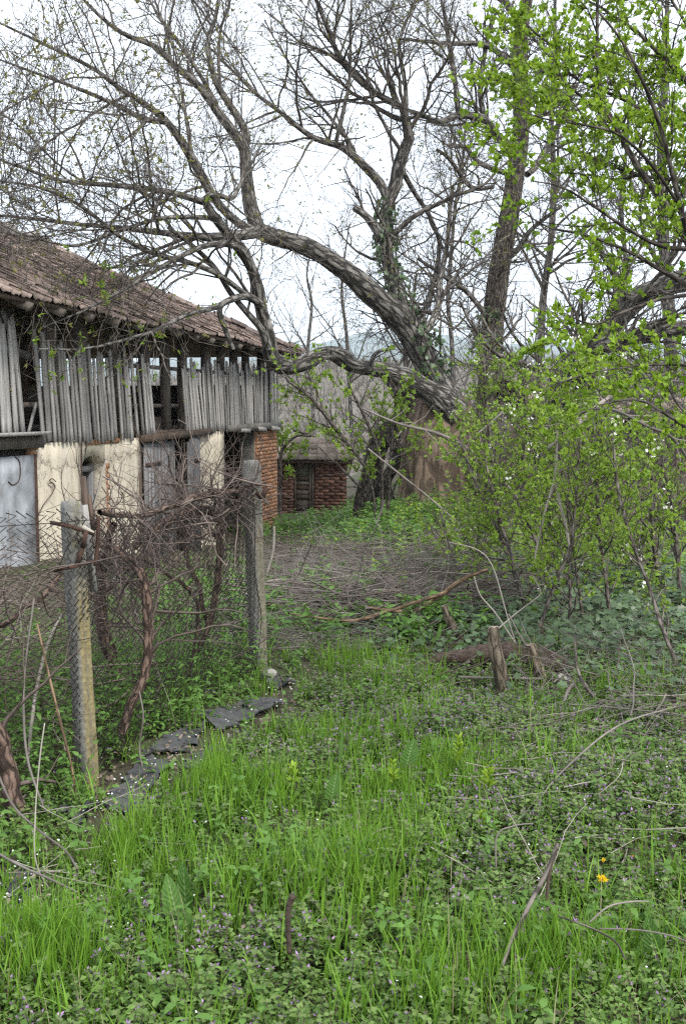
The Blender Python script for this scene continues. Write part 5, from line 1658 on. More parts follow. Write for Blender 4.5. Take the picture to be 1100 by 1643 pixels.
# ------------------------------------------------------------------ brush heap of dead branches
def lie(px0, px1, py0, py1, N):
    """Random ground spots seen in a window of the photograph."""
    px = RNG.uniform(px0, px1, N); py = RNG.uniform(py0, py1, N)
    x = (px - PW / 2) / FPX; yy = -(py - PH / 2) / FPX
    d = np.stack([x, CP + yy * SP, -SP + yy * CP], -1)
    lo = np.full(N, 1.5); hi = np.full(N, 40.0)
    for _ in range(30):
        m = .5 * (lo + hi); q = d * m[:, None]
        under = EYE + q[:, 2] <= gz(q[:, 0], q[:, 1])
        hi = np.where(under, m, hi); lo = np.where(under, lo, m)
    q = d * hi[:, None]
    return np.column_stack([q[:, 0], q[:, 1], gz(q[:, 0], q[:, 1])])
def heap(N, win, L, r, hz, wig=.1, up=.18):
    p = lie(*win, N)
    p[:, 2] += np.abs(RNG.normal(0, hz, N)) + .01
    d = RNG.normal(size=(N, 3)); d[:, 2] *= up; d[:, 0] *= 1.5
    return sticks(N, p, d, L, r, 7, wig)
bt = [heap(850, (430, 820, 870, 1000), (.3, 1.6), (.002, .007), .075), heap(520, (430, 720, 885, 985), (.2, .8), (.0016, .004), .09, .16, .5),
      heap(220, (430, 700, 1000, 1050), (.2, .8), (.0016, .005), .02), heap(200, (820, 1100, 1040, 1200), (.2, .9), (.0016, .005), .04),
      heap(160, (300, 430, 930, 1060), (.2, .9), (.0016, .005), .05)]
for q_ in range(5):
    pp, rr_ = bt[q_]
    bt.append(spawn(pp, rr_, int(len(pp) * 1.6), (.2, .95), (.15, .6), (25, 65), 5, .6, .0015, -.03, .15))
tangle_mesh('brush_heap', 'grey heap of dead twigs and prunings across the middle ground', 'brush', M['stick'], bt, (0, 10, 0))
bt = [heap(520, (430, 820, 865, 1000), (.3, 1.4), (.002, .006), .10), heap(90, (650, 1000, 1030, 1120), (.2, .8), (.002, .005), .05)]
tangle_mesh('brush_heap', 'brown cane prunings mixed through the dead brush', 'brush', M['cane'], bt, (0, 10, 0))
bt = [heap(70, (430, 800, 880, 1000), (.3, 1.2), (.002, .0045), .1), heap(60, (780, 1100, 1080, 1500), (.15, .7), (.0014, .003), .05), heap(30, (0, 300, 1280, 1500), (.15, .6), (.0014, .003), .05)]
tangle_mesh('brush_heap', 'bleached straight twigs lying scattered over the yard', 'brush', M['pale_stick'], bt, (0, 10, 0))
# dead vines hanging over the ruin
bt = []
N = 900
p = np.column_stack([RNG.uniform(2.0, 6.6, N), RNG.uniform(15.4, 17.2, N), RNG.uniform(.3, 2.3, N)])
bt.append(sticks(N, p, RNG.normal(size=(N, 3)) + np.array([0, 0, -.5]), (.4, 1.5), (.003, .008), 7, .2))
N = 500
p = np.column_stack([RNG.uniform(2.4, 6.8, N), RNG.uniform(14.0, 15.6, N), RNG.uniform(.1, 1.3, N)])
bt.append(sticks(N, p, RNG.normal(size=(N, 3)), (.4, 1.6), (.003, .007), 7, .2))
tangle_mesh('dead_vines', 'curtain of dead vines draped over the ruined building', 'vines', M['stick'], bt, (4, 16, 0))

# single big branches and logs
fb = branch('fallen_branch', 'orange brown forked branch lying over the brush heap', [(782, 914, 5, 7.4), (745, 928, 7, 7.4), (720, 945, 8, 7.4), (700, 960, 8, 7.4), (665, 980, 7, 7.4), (630, 980, 6, 7.4), (590, 975, 6, 7.4)], 'orange_bark', rough=.07)
p, r = path_px([(712, 952, 7, 7.38), (680, 962, 6, 7.35), (640, 975, 5, 7.3), (600, 988, 7, 7.3), (560, 996, 5, 7.3), (500, 990, 4, 7.35), (465, 985, 3, 7.4)], 26)
g = Geo(); tubes(g, p - np.array(fb.location), r, 7, cap=True, rough=.06); g.build('fork', M['orange_bark'], fb, True)
branch('fallen_log', 'weathered grey log end lying before the walnut base', [(682, 848, 13, 14), (665, 860, 14, 13.9), (648, 874, 11, 13.8), (636, 884, 7, 13.8)], 'stick', 'log', 10, rough=.06)
branch('fallen_branch', 'pale split branch left of the grey log', [(575, 848, 7, 14.5), (592, 856, 7, 14.4), (620, 870, 5, 14.3)], 'pale_stick')
branch('fallen_branch', 'long grey pole lying behind the brush heap', [(440, 894, 4, 12), (480, 890, 5, 12), (500, 900, 5, 11.8), (535, 900, 4, 11.7)], 'stick')
branch('fallen_branch', 'grey crooked stick lying below the brush heap', [(525, 1018, 3, 7.4), (545, 1032, 5, 7.2), (570, 1036, 6, 7.1), (610, 1037, 5, 7.1)], 'stick')
branch('fallen_branch', 'thin dark stick rising out of the brush heap', [(520, 980, 3, 8.8), (560, 950, 3, 9), (600, 920, 3, 9.2)], 'stick')
branch('fallen_branch', 'straight slim pole slanting right in the brush heap', [(600, 915, 4, 9), (640, 938, 4, 8.9), (675, 955, 4, 8.8)], 'stick')
branch('fallen_branch', 'grey branch curving through weeds at the right', [(1000, 1050, 8, 6.3), (1018, 1070, 9, 6.2), (1028, 1090, 9, 6.1), (1020, 1115, 8, 6), (995, 1135, 7, 5.8)], 'stick', twigs=6, L=(.1, .4))
branch('fallen_branch', 'dark bent branch rising over the cut wood block', [(992, 1150, 6, 5.3), (962, 1128, 7, 5.4), (938, 1100, 7, 5.5), (925, 1070, 6, 5.6), (922, 1020, 4, 5.7)], 'bark3', twigs=6, L=(.1, .4))
branch('fallen_branch', 'level stick lying in the weeds at the right', [(965, 1067, 5, 6.4), (1010, 1067, 5, 6.4), (1050, 1070, 4, 6.4)], 'stick')
branch('fallen_branch', 'blue grey bent stem beside the cut wood block', [(903, 1130, 5, 5.4), (912, 1105, 6, 5.5), (930, 1090, 5, 5.6)], 'stick')
branch('fallen_branch', 'level pale batten lying behind the tall stump', [(735, 1086, 4, 5.95), (800, 1088, 4, 5.95), (870, 1089, 4, 5.95)], 'stick')
branch('leaning_stick', 'long grey stick propped in the foreground grass', [(798, 1568, 7, 2.66), (820, 1510, 8, 2.75), (850, 1450, 8, 2.86), (878, 1395, 7, 2.98), (893, 1354, 6, 3.06)], 'bark3', 'stick', 10, rough=.12)
branch('leaning_stick', 'dark short stick beside the long propped one', [(876, 1448, 6, 3.1), (880, 1405, 6, 3.1), (893, 1353, 7, 3.1)], 'dark_wood', 'stick', 8)
branch('leaning_stick', 'dark splintered stake in the foreground grass', [(464, 1530, 8, 2.75), (462, 1480, 9, 2.75), (463, 1455, 10, 2.75), (470, 1437, 12, 2.75)], 'rot', 'stick', 8, rough=.12)
branch('bramble_stem', 'arched grey bramble stem lowest in the foreground right', [(895, 1470, 3, 2.75), (945, 1488, 3.5, 2.7), (985, 1510, 3.5, 2.68), (1003, 1540, 3, 2.66)], 'bark3', 'stem')
branch('bramble_stem', 'level grey bramble stem reaching the right edge', [(960, 1490, 3, 2.75), (1020, 1492, 3, 2.75), (1070, 1500, 3, 2.75), (1105, 1512, 3, 2.75)], 'stick', 'stem')
branch('bramble_stem', 'curved pale bramble stem below the dandelions', [(945, 1480, 3, 2.8), (975, 1455, 3, 2.8), (1010, 1447, 3, 2.8), (1040, 1446, 2, 2.8)], 'stick', 'stem')
branch('bramble_stem', 'bent dry stem arching above the propped stick', [(795, 1395, 3, 3.25), (797, 1340, 3, 3.25), (825, 1325, 2.5, 3.25), (855, 1321, 2, 3.25)], 'stick', 'stem')
branch('bramble_stem', 'thin grey stem lying across the lush grass', [(530, 1400, 3, 3.6), (570, 1385, 3, 3.6), (620, 1372, 3, 3.6), (680, 1367, 2, 3.6)], 'stick', 'stem')
branch('bramble_stem', 'curved straw at the left of the lush grass', [(558, 1380, 3, 3.5), (580, 1350, 3, 3.5), (610, 1332, 3, 3.5), (625, 1328, 2, 3.5)], 'stick', 'stem')
branch('bramble_stem', 'long fine stem running up the right side', [(790, 1430, 2, 3.4), (860, 1290, 3, 3.9), (920, 1220, 3, 4.2), (1000, 1160, 3, 4.6), (1100, 1130, 2, 5)], 'stick', 'stem')

# stumps
def stump(label, rows, mat='stump', sides=14, topm='cut', n=16):
    p, r = path_px(rows, n)
    o = empty('tree_stump', p[0], label, 'stump')
    g = Geo(); tubes(g, p - p[0], r, sides, ref=(0, 1, 0), rough=.09); g.build('stem', M[mat], o, True)
    g = Geo()
    e = p[-1] - p[0]; d = norm(p[-1] - p[-2]); s1 = norm(np.cross(d, (0, 1, 0))); s2 = np.cross(d, s1)
    th = np.arange(12) * 2 * np.pi / 12
    v = [e + d * .006] + [e + d * RNG.uniform(-.004, .006) + (s1 * math.cos(t) + s2 * math.sin(t)) * r[-1] * .98 for t in th]
    g.add(np.array(v), None, [[0, 1 + i, 1 + (i + 1) % 12] for i in range(12)]); g.build('cut_face', M[topm], o)
    return o
stump('tall leaning cut stump with white fungus, front of the brush', [(812, 1124, 30, 5.85), (808, 1108, 25, 5.85), (800, 1070, 22, 5.85), (792, 1035, 21, 5.85), (791, 1006, 17, 5.85)])
stump('shorter leaning stump right of the tall one', [(868, 1096, 22, 6.0), (864, 1080, 20, 6.0), (856, 1058, 18, 6.0), (850, 1034, 16, 6.0)])
stump('mossy leaning stump beside the leafy dock clump', [(738, 1030, 20, 7.1), (730, 1015, 16, 7.1), (718, 990, 13, 7.1), (712, 972, 11, 7.1)])
stump('small reddish stump at the right among weeds', [(1004, 1098, 12, 6.0), (1000, 1085, 12, 6.0), (996, 1072, 12, 6.0)])
stump('slim upright stub with new shoots behind the stumps', [(870, 1040, 11, 6.9), (868, 1020, 9, 6.9), (867, 1000, 9, 6.9)])
# rotten log mound behind the stumps
rl_o = empty('rotten_log', G(790, 1080), 'dark crumbling rotten log lying curved behind the stumps', 'log')
p, r = path_px([(668, 1072, 10, 6.35), (700, 1062, 22, 6.35), (750, 1054, 30, 6.35), (800, 1050, 38, 6.4), (850, 1056, 42, 6.35), (890, 1070, 36, 6.2), (925, 1090, 20, 6.1)], 110)
g = Geo(); tubes(g, p - np.array(rl_o.location), r * RNG.uniform(.82, 1.12, 110), 30, ref=(0, 1, 0), rough=.26); g.build('log', M['rot'], rl_o, True)
def blk(name, label, cat, px, py, Y, sx, sy, sz, mat, rot):
    b = P(px, py, Y)
    g = Geo(); g.box(-sx / 2, sx / 2, -sy / 2, sy / 2, -sz / 2, sz / 2, min(sx, sy, sz) * .08)
    o = g.build(name, M[mat]); o.location = tuple(float(c) for c in b); o.rotation_euler = rot
    md = o.modifiers.new('bevel', 'BEVEL'); md.width = min(sx, sy, sz) * .12; md.segments = 2
    return tag(o, label, cat)
blk('wood_block', 'pale sawn wood block lying beside the short stump', 'wood block', 907, 1092, 5.95, .10, .05, .045, 'stone', (.2, .3, -.5))
blk('roof_tile_shard', 'orange brown brick piece standing in the grass by the felt', 'brick', 425, 1170, 5.05, .062, .045, .11, 'cut', (.1, .05, .3))
# black roofing felt strips along the fence
def felt(label, quad, lift=.02):
    c = [G(*q) for q in quad]
    o = empty('roofing_felt', c[0], label, 'roofing felt', group='torn felt strips along the fence')
    g = Geo()
    n, m = 16, 7
    V = []
    for i in range(n):
        for j in range(m):
            s, t = i / (n - 1), j / (m - 1)
            q = (c[0] * (1 - s) + c[1] * s) * (1 - t) + (c[3] * (1 - s) + c[2] * s) * t
            q = q + np.array([RNG.uniform(-.012, .012), RNG.uniform(-.012, .012), 0])
            if i in (0, n - 1) or j in (0, m - 1):
                q[:2] += RNG.uniform(-.02, .02, 2)
            q[2] = float(gz(q[0], q[1])) + lift + .008 * math.sin(s * 7 + t * 3) + .006 * math.sin(t * 5 + s * 4) + RNG.uniform(0, .003)
            V.append(q)
    V = np.array(V)
    k = (np.arange(n - 1)[:, None] * m + np.arange(m - 1)[None]).ravel()
    g.add(np.concatenate([V, V - [0, 0, .006]]) - c[0], np.concatenate([np.stack([k, k + 1, k + m + 1, k + m], -1), np.stack([k, k + m, k + m + 1, k + 1], -1) + n * m]))
    g.build('sheet', M['felt'], o, True)
    return o
felt('black felt strip at the foot of the near post', [(160, 1300), (235, 1210), (275, 1232), (215, 1318)])
felt('black felt strip in the middle of the fence foot', [(228, 1222), (305, 1158), (362, 1148), (300, 1210)])
felt('grey black felt strip leading to the farther post', [(318, 1158), (400, 1126), (462, 1132), (352, 1178)], .03)
felt('flat felt scrap right of the middle strip', [(285, 1240), (330, 1202), (392, 1214), (348, 1254)])
felt('felt scrap near the small log in the grass', [(210, 1300), (270, 1270), (290, 1290), (250, 1320)])
felt('thin felt scrap below the farther post', [(420, 1092), (450, 1086), (475, 1100), (440, 1108)])
felt('felt scrap at the lower left edge', [(-10, 1430), (30, 1395), (60, 1405), (40, 1460)])
felt('felt scrap left of the near post foot', [(95, 1310), (130, 1280), (150, 1300), (125, 1330)])
branch('small_log', 'short grey log lying on the felt at the grass edge', [(232, 1345, 15, 3.95), (250, 1315, 16, 4.0), (262, 1295, 14, 4.05)], 'stick', 'log', 10)
def pebble(label, px, py, s):
    b = G(px, py)
    g = Geo()
    th = np.linspace(0, np.pi, 6); ph = np.arange(9) * 2 * np.pi / 9
    V = [[math.sin(a) * math.cos(q), math.sin(a) * math.sin(q), .7 * math.cos(a)] for a in th for q in ph]
    V = np.array(V) * (1 + RNG.uniform(-.12, .12, (54, 1)))
    q = [[i * 9 + j, (i + 1) * 9 + j, (i + 1) * 9 + (j + 1) % 9, i * 9 + (j + 1) % 9] for i in range(5) for j in range(9)]
    g.add(V * s, q)
    o = g.build('stone', M['stone'], None, True); o.location = (b[0], b[1], b[2] + s * .5)
    return tag(o, label, 'stone', 'pale stones by the fence')
pebble('round pale stone on the felt by the near post', 178, 1298, .02)
pebble('pale stone in the weeds left of the near post', 48, 1340, .022)
pebble('flat pale stone at the lower left', 55, 1450, .022)
pebble('small pale stone right of the felt stone', 205, 1306, .014)
pebble('broken pale stone under the farther post', 432, 1088, .05)

# ------------------------------------------------------------------ ground cover
def spots(N, fn, x0=-4.6, x1=5.5, y0=2.2, y1=19.5, ypow=1.6):
    """Random ground spots, denser near the camera, kept with probability fn(px, py)."""
    out = []
    got = 0
    while got < N:
        k = 20000
        u = RNG.uniform(0, 1, k)
        y = y0 + (y1 - y0) * u ** ypow
        x = RNG.uniform(-.60, .60, k) * y
        z = gz(x, y)
        # photo position
        dy = y * CP - (z - EYE) * SP
        px = PW / 2 + FPX * x / dy
        py = PH / 2 - FPX * ((z - EYE) * CP + y * SP) / dy
        keep = RNG.uniform(0, 1, k) < fn(px, py, x, y)
        out.append(np.column_stack([x, y, z])[keep])
        got += keep.sum()
    return np.concatenate(out)[:N]

def blob(px, py, cx, cy, rx, ry):
    return np.exp(-(((px - cx) / rx) ** 2 + ((py - cy) / ry) ** 2))
def patchy(x, y, s, ph=0.0):
    return .5 + .25 * np.sin(x * s + ph + 1.3 * np.sin(y * s * .7)) + .25 * np.sin(y * s * 1.3 - ph + 1.7 * np.sin(x * s * .6 + 2))
def felt_mask(px, py):
    # bare strip with felt and gravel along the fence
    t = np.clip((px - 160) / 300., 0, 1)
    yc = 1300 - 175 * t
    w = 46 - 22 * t
    return np.where((px > 140) & (px < 480), np.clip(1.6 * np.exp(-((py - yc) / w) ** 2), 0, 1), 0) + blob(px, py, 20, 1440, 90, 60) * .9

def d_grass(px, py, x, y):
    lush = blob(px, py, 330, 1370, 190, 150) + blob(px, py, 470, 1260, 150, 100) + .8 * blob(px, py, 630, 1290, 130, 110) + blob(px, py, 40, 1560, 90, 90) + .7 * blob(px, py, 600, 1560, 200, 90) + .5 * blob(px, py, 1000, 1540, 170, 90) + .5 * blob(px, py, 820, 1230, 120, 60) + .25 * blob(px, py, 950, 1100, 160, 50) + .35 * blob(px, py, 560, 1090, 160, 60)
    return np.clip(lush * (patchy(x, y, 6) ** 2.4) * 1.8 + .004, 0, 1) * (1 - .97 * felt_mask(px, py)) * (py > 1040)
def grass_geo(g, tufts, per, h, w, spread, nseg=5, bend=(.15, .7)):
    N = len(tufts) * per
    b = np.repeat(tufts, per, 0) + np.column_stack([RNG.normal(0, spread, (N, 2)), np.zeros(N)])
    b[:, 2] = gz(b[:, 0], b[:, 1]) - .01
    az = RNG.uniform(0, 6.28, N)
    d = np.column_stack([np.cos(az), np.sin(az), np.zeros(N)])
    H = RNG.uniform(h[0], h[1], N) * np.repeat(RNG.uniform(.6, 1.15, len(tufts)), per)
    bd = RNG.uniform(bend[0], bend[1], N) * RNG.uniform(.3, 1, N)
    t = np.linspace(0, 1, nseg)
    pts = b[:, None] + d[:, None] * (H * bd)[:, None, None] * (t ** 2)[None, :, None]
    pts[..., 2] += H[:, None] * (t - .35 * bd[:, None] * t ** 2)
    W_ = RNG.uniform(w[0], w[1], N)[:, None] * (np.array([.75, 1, .85, .55, .06]) if nseg == 5 else np.linspace(1, .1, nseg))[None]
    az2 = az + np.pi / 2 + RNG.normal(0, .5, N)
    sd = np.column_stack([np.cos(az2), np.sin(az2), np.zeros(N)])
    tint = np.repeat(RNG.uniform(0, .6, len(tufts)), per) + RNG.uniform(0, .4, N)
    strips(g, pts, W_, sd, tint)
g = Geo()
grass_geo(g, spots(1500, d_grass, y0=2.2, y1=7.0), 9, (.08, .25), (.003, .007), .022)
grass_geo(g, spots(800, lambda px, py, x, y: (.25 + .5 * patchy(x, y, 5, 2)) * (1 - .98 * felt_mask(px, py)) * (py > 1000), y0=2.2, y1=8.5), 6, (.03, .09), (.002, .004), .03)
grass_geo(g, spots(130, lambda px, py, x, y: np.clip(blob(px, py, 330, 1380, 150, 120) + 1.2 * blob(px, py, 30, 1570, 90, 80) + .7 * blob(px, py, 560, 1570, 160, 70) + .6 * blob(px, py, 1000, 1500, 120, 90), 0, 1), y0=2.3, y1=6), 8, (.11, .24), (.005, .009), .03, bend=(.25, .9))
tag(g.build('grass', M['grass'], kind='stuff'), 'bright green grass tufts filling the foreground', 'grass')
g = Geo()
grass_geo(g, spots(260, lambda px, py, x, y: (.4 + 0 * px) * (py > 1000), y0=2.2, y1=8), 4, (.08, .26), (.0015, .003), .03)
tag(g.build('dry_grass', M['dry_grass'], kind='stuff'), 'scattered straw coloured dry blades in the weeds', 'grass')

# --- purple deadnettle: square stems with pairs of leaves, purplish tops and small flowers
def d_nettle(px, py, x, y):
    purple = blob(px, py, 640, 1190, 220, 90) + .75 * blob(px, py, 960, 1300, 260, 170) + .6 * blob(px, py, 360, 1510, 160, 90) + .45 * blob(px, py, 300, 1290, 120, 80) + .5 * blob(px, py, 800, 1420, 160, 100)
    return np.clip((.22 + purple) * (.15 + 1.2 * patchy(x, y, 4.3, 1) * patchy(x, y, 11, 3) ** .8), 0, 1) * (1 - .98 * felt_mask(px, py)) * (py > 1045)
gl, gf, gs_ = Geo(), Geo(), Geo()
def photo_xy(S):
    dy = S[:, 1] * CP - (S[:, 2] - EYE) * SP
    return PW / 2 + FPX * S[:, 0] / dy, PH / 2 - FPX * ((S[:, 2] - EYE) * CP + S[:, 1] * SP) / dy
S = spots(9200, d_nettle, y0=2.2, y1=7.8)
N = len(S)
hgt = RNG.uniform(.035, .115, N) * np.where(RNG.uniform(0, 1, N) < .15, 1.3, 1)
lean = np.column_stack([RNG.normal(0, .35, (N, 2)), np.ones(N)])
lean = norm(lean)
sz = RNG.uniform(.7, 1.25, N)
base_t = RNG.uniform(0, .7, N)
qx, qy = photo_xy(S)
pf = np.clip(.2 + .75 * blob(qx, qy, 640, 1190, 220, 80) + .35 * blob(qx, qy, 960, 1300, 260, 150) + .6 * blob(qx, qy, 300, 1530, 140, 80), 0, .8)
for k in range(6):
    t = .25 + .75 * k / 5
    c = S + lean * (hgt * t)[:, None]
    a0 = RNG.uniform(0, 6.28, N)
    for s_ in range(3 if k > 3 else 2):
        az = a0 + s_ * (2.09 if k > 3 else np.pi) + RNG.normal(0, .3, N)
        d = np.column_stack([np.cos(az), np.sin(az), RNG.normal(.12 if k < 4 else .35, .25, N)])
        L_ = (.030 - .0026 * k) * sz * RNG.uniform(.7, 1.2, N)
        leaves(gl, c, d, L_, .85, .08, np.clip(base_t + RNG.uniform(-.1, .4, N), 0, 1), np.clip((k - 3.4) * .2, 0, .5) * RNG.uniform(0, 1, N), 'diamond', .3, up=(0, 0, 1))
    if k >= 3:
        fl = RNG.uniform(0, 1, N) < pf
        for _ in range(2 if k < 5 else 3):
            az = RNG.uniform(0, 6.28, N)
            d = np.column_stack([np.cos(az), np.sin(az), RNG.uniform(.3, 1.2, N)])
            leaves(gf, (c + d * .004)[fl], d[fl], RNG.uniform(.009, .015, N)[fl], .5, .1, kind='diamond')
tag(gl.build('deadnettle_leaves', M['l_weed'], kind='stuff'), 'low carpet of leafy weeds with purplish tops', 'weeds')
tag(gf.build('deadnettle_flowers', M['purple'], kind='stuff'), 'tiny purple flowers dotted over the weed carpet', 'flowers')
tubes(gs_, np.stack([S, S + lean * hgt[:, None] * .5, S + lean * hgt[:, None]], 1), np.full((N, 3), .0012), 3)
tag(gs_.build('weed_stems', M['l_weed'], kind='stuff'), 'thin green stems of the low weeds', 'weeds')

# --- small-leaved sprawling weeds (chickweed, cleavers) under everything
def d_low(px, py, x, y):
    return np.clip(.1 + 1.1 * patchy(x, y, 3.3, 4) * (.35 + patchy(x, y, 9, 1)), 0, 1) * (1 - .97 * felt_mask(px, py)) * (py > 1010)
g = Geo()
S = spots(9000, d_low, y0=2.2, y1=8.6)
N = len(S)
tt = RNG.uniform(0, 1, N)
for k in range(9):
    az = RNG.uniform(0, 6.28, N)
    r_ = RNG.uniform(0, .06, N)
    c = S + np.column_stack([np.cos(az) * r_, np.sin(az) * r_, RNG.uniform(.005, .075, N)])
    d = np.column_stack([np.cos(az + RNG.normal(0, .8, N)), np.sin(az + RNG.normal(0, .8, N)), RNG.normal(.1, .35, N)])
    leaves(g, c, d, RNG.uniform(.011, .024, N), .5, .08, np.clip(tt * .7 + RNG.uniform(-.1, .35, N), 0, 1), None, 'diamond', .15, up=(0, 0, 1))
tag(g.build('low_weeds', M['l_weed'], kind='stuff'), 'fine sprawling green weeds covering the soil', 'weeds')

# --- nettles and herbs: taller green growth at the fence foot, shed front and right
def d_herb(px, py, x, y):
    return np.clip(1.2 * blob(px, py, 60, 1180, 130, 110) + blob(px, py, 260, 1110, 120, 60) + 1.1 * blob(px, py, 530, 838, 130, 26) + .7 * blob(px, py, 380, 1085, 70, 40) + .6 * blob(px, py, 690, 1010, 60, 25) + .5 * blob(px, py, 660, 870, 90, 30), 0, 1)
def herbs(N, fn, y0, y1, h, lf, name, label, mat, lev=6, ypow=1.0):
    g, gq = Geo(), Geo()
    S = spots(N, fn, y0=y0, y1=y1, ypow=ypow)
    H = RNG.uniform(h[0], h[1], N)
    ln = norm(np.column_stack([RNG.normal(0, .25, (N, 2)), np.ones(N)]))
    tt = RNG.uniform(0, .6, N)
    for k in range(lev):
        t = (k + 1) / lev
        c = S + ln * (H * t)[:, None]
        a0 = RNG.uniform(0, 6.28, N)
        for s_ in range(3):
            az = a0 + s_ * 2.09
            d = np.column_stack([np.cos(az), np.sin(az), RNG.normal(.2, .3, N)])
            leaves(g, c, d, RNG.uniform(lf[0], lf[1], N), .5, .1, np.clip(tt + RNG.uniform(0, .4, N), 0, 1), None, 'oval', .25, up=(0, 0, 1))
    o = g.build(name, mat, kind='stuff')
    return tag(o, label, 'weeds')
herbs(620, lambda px, py, x, y: np.clip(1.2 * blob(px, py, 60, 1180, 140, 120) + blob(px, py, 260, 1120, 120, 60) + .7 * blob(px, py, 390, 1085, 70, 35), 0, 1) * (x < -.5) * (1 - felt_mask(px, py)), 3.6, 7, (.10, .42), (.018, .04), 'fence_weeds', 'leafy green weeds growing through the fence foot', M['l_dock'])
herbs(900, lambda px, py, x, y: np.clip(1.1 * blob(px, py, 540, 840, 140, 26) + .6 * blob(px, py, 650, 870, 90, 26), 0, 1), 10, 24, (.1, .4), (.05, .10), 'yard_nettles', 'band of fresh green nettles before the shed and walnut', M['l_dock'])
herbs(900, lambda px, py, x, y: np.clip(blob(px, py, 860, 880, 190, 60) + .7 * blob(px, py, 700, 850, 80, 30) + .5 * blob(px, py, 1040, 900, 90, 60), 0, 1), 8, 17, (.1, .5), (.03, .06), 'thicket_undergrowth', 'pale green young shoots under the sapling thicket', M['l_sap'])
herbs(420, lambda px, py, x, y: np.clip(blob(px, py, 690, 1010, 60, 25) + .5 * blob(px, py, 560, 985, 120, 40) + .35 * (patchy(x, y, 2.2, 1) > .55) * blob(px, py, 560, 930, 190, 60) + .3 * blob(px, py, 330, 960, 120, 70), 0, 1), 6, 11, (.06, .22), (.04, .08), 'brush_weeds', 'green weeds sprouting along the brush edge', M['l_dock'])
herbs(460, lambda px, py, x, y: (patchy(x, y, 7, 5) > .5) * np.clip(.25 + blob(px, py, 1000, 1100, 150, 60) + blob(px, py, 900, 1480, 220, 90) + blob(px, py, 150, 1520, 160, 90), 0, 1), 2.3, 8, (.06, .16), (.025, .05), 'foreground_herbs', 'broader leafed herbs among the foreground weeds', M['l_dock'], 4)

# --- ivy carpet at the right
def d_ivy(px, py, x, y):
    return np.clip(blob(px, py, 1010, 960, 190, 110) + .8 * blob(px, py, 860, 900, 150, 60) + .6 * blob(px, py, 760, 870, 120, 40) + .7 * blob(px, py, 800, 1020, 160, 40), 0, 1)
S = spots(13000, d_ivy, y0=5.4, y1=18, ypow=1.2)
N = len(S)
g = Geo()
S[:, 2] += RNG.uniform(.01, .14, N)
az = RNG.uniform(0, 6.28, N)
d = np.column_stack([np.cos(az), np.sin(az), RNG.normal(-.1, .25, N)])
leaves(g, S, d, RNG.uniform(.025, .052, N) * (1 + .04 * S[:, 1]), .95, .06, kind='lobed', droop=.15, up=(0, -.35, 1))
tag(g.build('ground_ivy', M['l_ivy'], kind='stuff'), 'dark glossy ivy carpet under the right hand thicket', 'ivy')

# --- dead leaf litter and fallen white petals
def d_lit(px, py, x, y):
    return np.clip(blob(px, py, 600, 950, 220, 90) + felt_mask(px, py) * 1.2 + .35 * blob(px, py, 950, 1130, 200, 90) + .6 * blob(px, py, 350, 1000, 120, 90) + .16, 0, 1)
S = spots(8000, d_lit, y0=2.2, y1=15, ypow=1.3)
N = len(S)
g = Geo()
S[:, 2] += RNG.uniform(.008, .05, N)
az = RNG.uniform(0, 6.28, N)
leaves(g, S, np.column_stack([np.cos(az), np.sin(az), RNG.normal(0, .3, N)]), RNG.uniform(.012, .036, N), .5, .2, kind='oval', droop=-.25, up=(0, 0, 1))
tag(g.build('leaf_litter', M['litter'], kind='stuff'), 'brown dead leaf litter on the bare soil', 'leaf litter')
def d_pet(px, py, x, y):
    return np.clip(felt_mask(px, py) * 1.0 + .3 * blob(px, py, 150, 1450, 200, 120) + .22 * blob(px, py, 850, 1380, 260, 140) + .04, 0, 1)
S = spots(750, d_pet, y0=2.2, y1=7.5)
N = len(S)
g = Geo()
S[:, 2] += RNG.uniform(.03, .09, N) * np.where(felt_mask(0 * S[:, 0], 0 * S[:, 0]) > 0, 1, 1)
az = RNG.uniform(0, 6.28, N)
leaves(g, S, np.column_stack([np.cos(az), np.sin(az), RNG.normal(0, .2, N)]), RNG.uniform(.006, .011, N), .9, .05, kind='oval', up=(0, 0, 1))
tag(g.build('white_petals', M['white'], kind='stuff'), 'fallen white blossom petals speckling ground and felt', 'petals')

# --- scrub on the far hillside
N = 3600
x = RNG.uniform(-45, 75, N); y = 62 + 130 * RNG.uniform(0, 1, N) ** 1.3
b = np.column_stack([x, y, hill_z(x, y)])
g = Geo()
for k in range(6):
    d = norm(np.column_stack([RNG.normal(0, .5, (N, 2)), np.ones(N)]))
    hh = RNG.uniform(.6, 2.8, N)[:, None]
    pts = np.stack([b, b + d * hh * .5, b + d * hh + RNG.normal(0, .1, (N, 3))], 1)
    az = RNG.uniform(0, 3.14, N)
    strips(g, pts, np.array([.11, .08, .03])[None] * np.ones((N, 1)), np.column_stack([np.cos(az), np.sin(az), 0 * az]), RNG.uniform(0, 1, N))
M['scrub'] = m_leaf('bare_scrub', (0.085, 0.074, 0.06), (0.20, 0.178, 0.15), 0.05)
tag(g.build('hillside_scrub', M['scrub'], kind='stuff'), 'bare grey scrub covering the hillside behind the shed', 'scrub')

